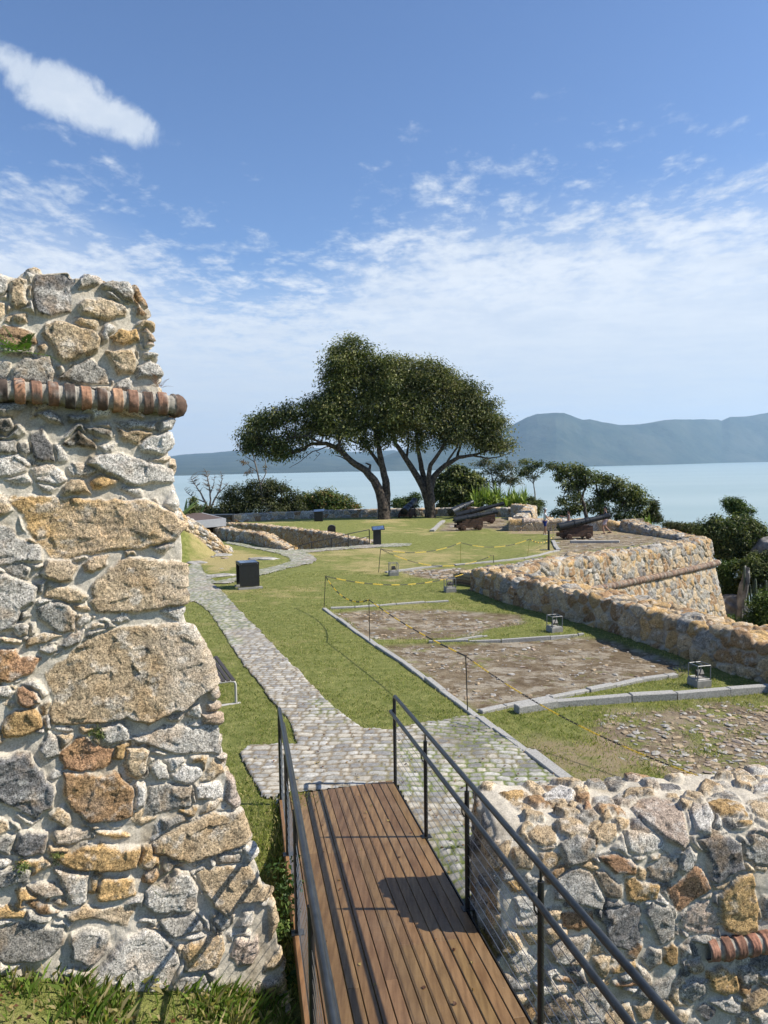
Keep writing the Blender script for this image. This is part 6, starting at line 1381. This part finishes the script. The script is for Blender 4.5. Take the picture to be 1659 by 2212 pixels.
# slope right of the bastion
tree('slope_tree', 'tall tree with a small detached crown right of the bastion', 'tree', 50, [(1575, 1084, 12, 9), (1590, 1086, 14, 9), (1600, 1095, 12, 10), (1583, 1098, 14, 9), (1595, 1108, 12, 8), (1622, 1104, 9, 5), (1612, 1116, 6, 5)], [([(1592, 1200), (1596, 1150), (1592, 1125), (1584, 1100), (1576, 1082)], .16, .03), ([(1592, 1125), (1603, 1105), (1600, 1090)], .07, .02), ([(1596, 1118), (1610, 1110), (1624, 1104)], .04, .012)], 5200, .15, MD, 117, clump=.15, twigs=5, twr=.02, shell=.3)
tree('slope_tree', 'large dark green tree crowding the right side of the bastion corner', 'tree', 46.5, [(1520, 1142, 20, 12), (1548, 1150, 24, 16), (1575, 1140, 26, 18), (1600, 1132, 26, 18), (1625, 1142, 22, 18), (1640, 1150, 14, 12), (1530, 1165, 22, 16), (1560, 1172, 26, 20), (1600, 1165, 34, 24), (1550, 1122, 12, 6), (1570, 1195, 26, 16), (1605, 1195, 28, 18), (1540, 1130, 10, 6)],
     [([(1570, 1275), (1572, 1230), (1570, 1190), (1560, 1160), (1545, 1140)], .2, .04), ([(1572, 1215), (1592, 1180), (1605, 1150)], .12, .03), ([(1572, 1225), (1600, 1215), (1640, 1195)], .08, .03)], 30000, .17, DK, 118, clump=.2, twigs=4, twr=.03, shell=.4)
tree('shrub', 'bright leafy bush pressed against the edge of the bastion wall', 'shrub', 44.5, [(1562, 1285, 10, 24), (1572, 1320, 12, 20), (1556, 1250, 8, 16), (1570, 1240, 16, 20), (1585, 1265, 16, 22), (1575, 1290, 14, 14), (1590, 1222, 12, 12), (1560, 1225, 8, 12)], [([(1580, 1320), (1580, 1260)], .06, .03)], 11000, .14, MD, 119, clump=.15)
tree('shrub', 'low pale-leaved bushes just beyond the bastion flank wall', 'shrub', 52, [(1455, 1136, 14, 6), (1475, 1138, 16, 7), (1495, 1140, 18, 8), (1515, 1150, 16, 10), (1440, 1132, 8, 5), (1480, 1148, 30, 7)], [], 9000, .14, OL, 120, clump=.14)
tree('bare_sapling', 'small leafless sapling sticking up beyond the bastion flank wall', 'sapling', 50, [(1508, 1120, 5, 6), (1513, 1128, 6, 6)], [([(1512, 1160), (1512, 1135), (1508, 1116)], .04, .008), ([(1512, 1138), (1518, 1126)], .02, .006), ([(1511, 1132), (1504, 1120)], .02, .005)], 0, .1, DK, 121, twigs=6, twr=.012, bark=M_BARKL)
tree('shrub', 'dark undergrowth on the slope below the cacti', 'shrub', 40, [(1655, 1305, 32, 24), (1636, 1340, 22, 22), (1660, 1345, 36, 24), (1690, 1310, 50, 50), (1615, 1372, 36, 14), (1660, 1370, 40, 18), (1570, 1345, 20, 14)], [], 34000, .14, MD, 122, clump=.18)
tree('shrub', 'dense dark scrub behind the cacti on the right slope', 'shrub', 44.2, [(1630, 1230, 34, 24), (1660, 1250, 34, 34), (1620, 1260, 22, 24), (1690, 1220, 40, 40), (1640, 1210, 24, 16)], [], 22000, .15, DK, 123, clump=.2)
tree('shrub', 'yellowish bush growing over the large boulder', 'shrub', 49, [(1628, 1164, 18, 8), (1645, 1160, 14, 6), (1608, 1172, 14, 8)], [], 5500, .12, LT, 124, clump=.14)
mcac = plain('cactus_skin', (.085, .11, .07), .8, 30, .4, .004)
for i, (x, y0, y1, w_) in enumerate(((1607, 1300, 1222, 2.2), (1616, 1300, 1252, 2.4), (1627, 1296, 1250, 2.3), (1634, 1302, 1249, 2.6), (1641, 1292, 1262, 2.2), (1647, 1300, 1256, 2.6), (1654, 1296, 1253, 2.4), (1622, 1290, 1262, 2.0))):
    Yc = 42.5 + (i % 3) * .4; a = aty(x, y0 + 8, Yc); b_ = aty(x + (-2 if i % 2 else 1), y1, Yc) - a; rr = w_ * Yc / FPX
    mb = MB(); th = 10; prof = [(0, rr * .8), (.15, rr), (b_[2] * .9, rr * .92), (b_[2] * .98, rr * .55), (b_[2], .004)]; mb.lathe(prof, (0, 0, 0), (b_[0], b_[1], b_[2]), 14)
    mb.v = [(px_ * (1 + .13 * (k % 2)), py_ * (1 + .13 * (k % 2)), pz_) for k, (px_, py_, pz_) in enumerate(mb.v)]
    o = mb.build('column_cactus', mcac); o.location = a; names = ['tallest thin', 'short left', 'straight', 'stout', 'shortest', 'leaning', 'rightmost', 'slim hidden']
    tag(o, f'{names[i]} grey-green column cactus on the slope right of the bastion', 'cactus', 'column cacti on the slope')
def rock(name, label, c, r, seed, m_, parent=None, sub=5, amp=.22, cat='rock', rot=0):
    bm = bmesh.new(); bmesh.ops.create_icosphere(bm, subdivisions=sub, radius=1); me_ = bpy.data.meshes.new(name); bm.to_mesh(me_); bm.free()
    n_ = len(me_.vertices); a = np.empty(n_ * 3, np.float32); me_.vertices.foreach_get('co', a); a = a.reshape(-1, 3).astype(float)
    f_n = fbm(a[:, 0] * 1.6 + 3 * a[:, 2], a[:, 1] * 1.6 - 2 * a[:, 2] + seed, 5, seed); f2 = -np.abs(fbm(a[:, 0] * 1.1 - a[:, 2] * 1.7 + 5, a[:, 1] * 1.3 + a[:, 2], 3, seed + 5))
    a = np.sign(a) * np.abs(a) ** .8; a *= (1 + amp * f_n + amp * f2)[:, None]; a *= np.array(r); me_.vertices.foreach_set('co', a.astype(np.float32).ravel()); me_.polygons.foreach_set('use_smooth', np.ones(len(me_.polygons), bool)); me_.update()
    o = link(name, me_, m_, parent); o.location = tuple(float(k) for k in c); o.rotation_euler = (0, 0, rot)
    if label: tag(o, label, cat)
    return o
mrock = plain('weathered_granite', (.30, .285, .26), .95, 1.6, .7, .15); mrock2 = plain('pale_granite_slab', (.42, .40, .36), .95, 2.5, .6, .12)
c_ = aty(1680, 1216, 45.2); rock('boulder', 'large smooth grey boulder at the right edge of the picture', c_, (1.5, 1.6, 1.7), 3, mrock, amp=.12)
c_ = aty(1603, 1290, 42.6); o = rock('rock_slab', 'tall thin pale rock slab right of the bastion foot', c_, (.13, .35, 1.9), 5, mrock); o.rotation_euler = (0, R(12), .3)
c_ = aty(1578, 1325, 43.4); rock('boulder', 'grey shaded boulder at the foot of the bastion wall', c_, (.95, .9, 1.1), 9, mrock, amp=.15)

# ------------------------------------------------------------------ loose stones, grass
def rocksmesh(spots, seed, name, label, m_):
    """many small half-buried stones, one mesh"""
    g = np.random.default_rng(seed); bm = bmesh.new(); bmesh.ops.create_icosphere(bm, subdivisions=1, radius=1); sv = np.array([v.co[:] for v in bm.verts]); sf = np.array([[v.index for v in f.verts] for f in bm.faces]); bm.free()
    V = []; Fq = []; Cc = []
    for i, (x, y, z, r_) in enumerate(spots):
        a = g.uniform(0, 6.28); s_ = np.array([1., g.uniform(.5, .9), g.uniform(.18, .36)]) * r_; v = sv * (1 + .22 * g.normal(size=(len(sv), 1))) * s_
        v = np.stack([v[:, 0] * math.cos(a) - v[:, 1] * math.sin(a), v[:, 0] * math.sin(a) + v[:, 1] * math.cos(a), v[:, 2]], 1) + (x, y, z)
        V.append(v); Fq.append(sf + i * len(sv)); c = np.array(PAL['tltlwtp'[g.integers(7)]]) * g.uniform(.75, 1.1); Cc.append(np.repeat(c[None], len(sv), 0))
    o = link(name, npmesh(name, np.concatenate(V), np.concatenate(Fq), np.concatenate(Cc), False), m_); tag(o, label, None, None, 'stuff'); return o
g = np.random.default_rng(5); sp = []
def scatter(poly, n, rmin, rmax, pw=3., keepn=None, cl=1.4):
    P2 = np.array(poly); m0, m1 = P2.min(0), P2.max(0); x = g.uniform(m0[0], m1[0], n * 4); y = g.uniform(m0[1], m1[1], n * 4)
    k = (sdpoly(x, y, poly) > 0) & (fbm(x * cl, y * cl, 3, 77) > g.uniform(-.6, .5, n * 4)); x, y = x[k][:n], y[k][:n]; r_ = rmin + (rmax - rmin) * g.random(len(x)) ** pw; z = gh(x, y) - .05 * (y < 35) * 1 + .006
    return list(zip(x, y, z, r_))
sp += scatter(dirt3, 1500, .012, .085, 3.); sp += scatter(dirt1, 420, .02, .09, 3); sp += scatter(dirt2, 700, .015, .08, 4); sp += scatter(dirt4, 160, .05, .16, 2); sp += scatter(dirt5, 140, .05, .18, 3); sp += scatter(dirt7, 60, .06, .3, 3)
sp += scatter(G2(*c1((170, 640), (280, 640), (420, 700), (500, 745), (330, 820), (250, 770), (170, 780))), 60, .08, .35, 2, cl=.6)
sp += scatter(G2(*c3((380, 890), (700, 960), (1100, 1120), (1250, 1290), (900, 1290), (600, 1100))), 60, .02, .08, 3)
rocksmesh(sp, 6, 'scattered_stones', 'small half-buried stones strewn over the bare earth beds', M_VC)
def blades(xy, hmin, hmax, wd, seed, name, label, tones, zf=gh, flop=.6):
    g = np.random.default_rng(seed); n = len(xy); x, y = xy[:, 0], xy[:, 1]; z = zf(x, y); h_ = hmin + (hmax - hmin) * g.random(n) ** 1.6; a = g.uniform(0, 2 * math.pi, n); a2 = g.uniform(0, 2 * math.pi, n)
    w_ = wd * (.6 + .8 * g.random(n)); lean = flop * h_ * g.random(n); dx, dy = np.cos(a) * lean, np.sin(a) * lean; sx, sy = np.cos(a2) * w_, np.sin(a2) * w_
    V = np.stack([np.stack([x - sx, y - sy, z - .01], 1), np.stack([x + sx, y + sy, z - .01], 1), np.stack([x + sx * .6 + dx * .45, y + sy * .6 + dy * .45, z + h_ * .62], 1), np.stack([x + dx * 1.2, y + dy * 1.2, z + h_], 1)], 1).reshape(-1, 3)
    tn = np.array(tones); c = tn[g.integers(0, len(tn), n)] * (.7 + .6 * g.random(n))[:, None]
    o = link(name, npmesh(name, V, np.arange(n * 4).reshape(-1, 4), np.repeat(c, 4, 0), False), M_GRASS); tag(o, label, None, None, 'stuff'); return o
# mown lawn: short blades, denser close by
n_ = 420000; u_ = g.random(n_); yy = 7.2 + (30 - 7.2) * u_ ** 1.55; xx = g.uniform(-.62, .66, n_) * yy
m_ = (g.random(n_) < np.clip(.62 + .9 * fbm(xx * 2.1, yy * 2.1, 4, 94), .12, 1))
for pl in (PATH1, PATH2): m_ &= sdpoly(xx, yy, pl) < .03 + .10 * (g.random(n_) < .35) * (fbm(xx * 2, yy * 2, 2, 95) > -.1)
nz = fbm(xx * 1.3, yy * 1.3, 4, 93)
for pl in (dirt1, dirt2, dirt4, dirt5): m_ &= (sdpoly(xx, yy, pl) + .2 * nz < .02)
sd3 = sdpoly(xx, yy, dirt3); m_ &= (sd3 < .1) | ((nz > .05) & (g.random(n_) < .6)); m_ &= ~((sdpoly(xx, yy, bare3) > .1) & (g.random(n_) < .65)); m_ &= sdpoly(xx, yy, fort) > -.3; m_ &= sdpoly(xx, yy, deckpoly) < .0
m_ &= sdpoly(xx, yy, pit) < 0
xy = np.stack([xx, yy], 1)[m_]
GT = [(.14, .18, .035), (.21, .24, .055), (.29, .30, .09), (.38, .34, .14), (.45, .38, .19), (.10, .14, .028)]
blades(xy, .012, .048, .004, 8, 'lawn_grass', 'short mown lawn grass', GT, lambda x, y: gh(x, y), 1.1)
# long grass in the ditch
n_ = 70000; xx = g.uniform(-3.6, -.80, n_); yy = g.uniform(3.2, 5.9, n_); 
k = g.random(n_) < np.clip(.35 + fbm(xx * 2.5, yy * 2.5, 3, 12) * 1.4, .05, 1); xx, yy = xx[k], yy[k]
blades(np.stack([xx, yy], 1), .02, .15, .0038, 9, 'long_grass', 'long rough grass at the foot of the tall wall', [(.09, .15, .025), (.14, .21, .035), (.20, .28, .06), (.33, .29, .13), (.40, .33, .18), (.06, .10, .015)], flop=.9)
n_ = 22000; xx = g.uniform(.9, 6, n_); yy = g.uniform(3.8, 6.5, n_); k = g.random(n_) < np.clip(.3 + fbm(xx * 2.5, yy * 2.5, 3, 13) * 1.4, .03, 1); xx, yy = xx[k], yy[k]
blades(np.stack([xx, yy], 1), .03, .16, .006, 10, 'long_grass', 'rough grass in the ditch below the low wall', [(.09, .14, .03), (.14, .19, .04), (.28, .25, .12), (.05, .08, .02)], flop=.9)
n_ = 3500; t_ = g.random(n_); xx = -.98 - .12 * t_ + g.normal(size=n_) * .10; yy = 6.2 + 2.6 * t_
blades(np.stack([xx, yy], 1), .03, .12, .006, 11, 'long_grass', 'grass fringe between the tall wall and the boardwalk', GT)
# weeds
def weed(label, p, n, L, wd, tones, seed, leafy=True, r_=.10, name='weed'):
    g = np.random.default_rng(seed)
    if leafy:
        V, Fq, c = leaves([(0, 0, r_ * .7, r_, r_, r_)], n, L, seed, tones, clump=r_ * .35, wid=wd, shell=.2); o = link(name, npmesh(name, V, Fq, np.clip(c, .004, .4), False), M_LEAF)
    else:
        V = []; Fq = []; Cc = []
        for i in range(n):
            a = g.uniform(0, 2 * math.pi); el = g.uniform(.1, 1.2); d = np.array([math.cos(a) * math.cos(el), -abs(math.sin(a)) * math.cos(el), math.sin(el)]); l_ = r_ * g.uniform(.7, 1.3); s_ = np.cross(d, [0, 0, 1]); s_ /= np.linalg.norm(s_) + 1e-6; c = np.array(tones[g.integers(len(tones))])
            for q_ in np.linspace(.2, 1, 10):
                for sg in (-1, 1):
                    p0 = d * l_ * q_ - np.array([0, 0, l_ * .35 * q_ * q_]); tip = p0 + s_ * sg * L * (1.15 - q_) + d * L * .4; b0 = len(V); V += [p0, (p0 + tip) / 2 + d * wd, tip, (p0 + tip) / 2 - d * wd]; Fq.append((b0, b0 + 1, b0 + 2, b0 + 3)); Cc += [c] * 4
        o = link(name, npmesh(name, V, Fq, Cc, False), M_LEAF)
    o.location = tuple(float(k) for k in p); tag(o, label, 'plant'); return o
weed('green fern growing from a joint in the tall wall above the cordon', lpt(46, 772, .10), 13, .055, .008, [(.05, .11, .02), (.09, .17, .03), (.12, .2, .05)], 301, False, .30, 'fern')
weed('rusty dried fern on the end of the cordon', lpt(342, 842, .04), 9, .02, .003, [(.13, .045, .03), (.18, .07, .04)], 302, False, .16, 'fern')
weed('moss tuft in the wall joint left of the brown stone', lpt(210, 1592, .07), 260, .022, .3, DK + [(.10, .16, .03)], 303, r_=.055, name='moss')
weed('small moss clump on the grey stone near the lower left', lpt(44, 1871, .08), 240, .018, .4, DK + [(.10, .16, .03)], 304, r_=.045, name='moss')
weed('tiny moss clump at the tip of a long ochre stone', lpt(124, 1852, .07), 160, .016, .4, DK + [(.10, .16, .03)], 305, r_=.035, name='moss')
weed('wispy dry weed hanging on the tall wall', lpt(350, 1900, .09), 46, .10, .06, [(.22, .2, .11), (.14, .17, .07)], 306, r_=.17)
for i, (x, y, r_, w1) in enumerate(((618, 1905, .12, 'topmost'), (610, 1960, .11, 'second'), (620, 2120, .13, 'lowest broad-leaved'), (602, 2020, .09, 'middle'))):
    a = aty(x + 6, y, 5.9 + .3 * (2000 - y) / 100 * .4); weed(f'{w1} leafy green weed in the gap beside the boardwalk', a, 130, .045, .6, MD, 310 + i, r_=r_)
for i, (x, y, nm) in enumerate(((572, 2110, 'fern-like weed at the foot of the tall wall near its corner'), (480, 2120, 'weed spray under the tall wall'), (985, 1835, 'grass tuft on the cobbles beside the right railing'))):
    a = (gnd(x, y, -.02) + np.array([0, -.12, 0])) if i < 2 else gnd(x, y); weed(nm, a, 16 if i < 2 else 22, .03, .005, MD, 320 + i, False, .15)

# fallen leaves and bits of litter
def litter(n, region, zf, seed, name, label):
    g = np.random.default_rng(seed); P2 = np.array(region); m0, m1 = P2.min(0), P2.max(0); x = g.uniform(m0[0], m1[0], n * 3); y = g.uniform(m0[1], m1[1], n * 3); k = sdpoly(x, y, region) > .02; x, y = x[k][:n], y[k][:n]; n = len(x)
    z = zf(x, y) + .006; a = g.uniform(0, 6.28, n); L = g.uniform(.018, .045, n); w_ = L * .42; dx, dy = np.cos(a), np.sin(a); r1, r2 = g.uniform(0, .014, n), g.uniform(0, .014, n)
    V = np.stack([np.stack([x, y, z], 1), np.stack([x + dx * L * .5 - dy * w_, y + dy * L * .5 + dx * w_, z + r1], 1), np.stack([x + dx * L, y + dy * L, z + r2 * .6], 1), np.stack([x + dx * L * .5 + dy * w_, y + dy * L * .5 - dx * w_, z + r2], 1)], 1).reshape(-1, 3)
    tn = np.array([(.16, .07, .03), (.26, .15, .05), (.34, .26, .10), (.10, .05, .03)]); c = tn[g.integers(0, 4, n)] * g.uniform(.6, 1.2, (n, 1))
    tag(link(name, npmesh(name, V, np.arange(n * 4).reshape(-1, 4), np.repeat(c, 4, 0), False), M_LEAF), label, None, None, 'stuff')
litter(420, [p for p in PATH1 if p[1] < 17.5] , lambda x, y: gh(x, y) + .036, 71, 'fallen_leaves', 'small brown leaves blown onto the cobbles')
litter(260, [(-3.2, 3.6), (-.9, 4.6), (-.9, 5.4), (-3.2, 4.4)], lambda x, y: gh(x, y) + .02, 72, 'fallen_leaves', 'dry leaves caught in the rough grass below the tall wall')
litter(34, [tuple(dk(.3, -.05)[:2]), tuple(dk(.4, -WD + .05)[:2]), tuple(dk(5.4, -WD + .05)[:2]), tuple(dk(5.4, -.05)[:2])], lambda x, y: DR[2] + SL * -((x - DR[0]) * AX[0] + (y - DR[1]) * AX[1]), 73, 'fallen_leaves', 'a few dry leaves on the boardwalk')

# flat outcropping rocks on the slope at the left
for (x, y, rx_, ry_, nm) in ((238, 588, .62, .9, 'broad pale flat rock beside the foot of the ruined wall'), (285, 624, .66, .55, 'grey flat rock just below the ruined wall'), (368, 684, .5, .7, 'brown-grey flat rock in the yellowed grass above the display table'), (612, 706, .75, .5, 'long pale rock slab along the curve of the side path'), (362, 806, .62, .32, 'low cream rock where the side path leaves the main path'), (215, 728, .42, .5, 'small pale rock at the edge of the main path')):
    c_ = gnd(*c1((x, y))[0]); rock('flat_rock', nm, c_ + np.array([0, 0, -.02]), (rx_, ry_, .10), int(x), mrock2, sub=4, amp=.3, rot=x * .01)
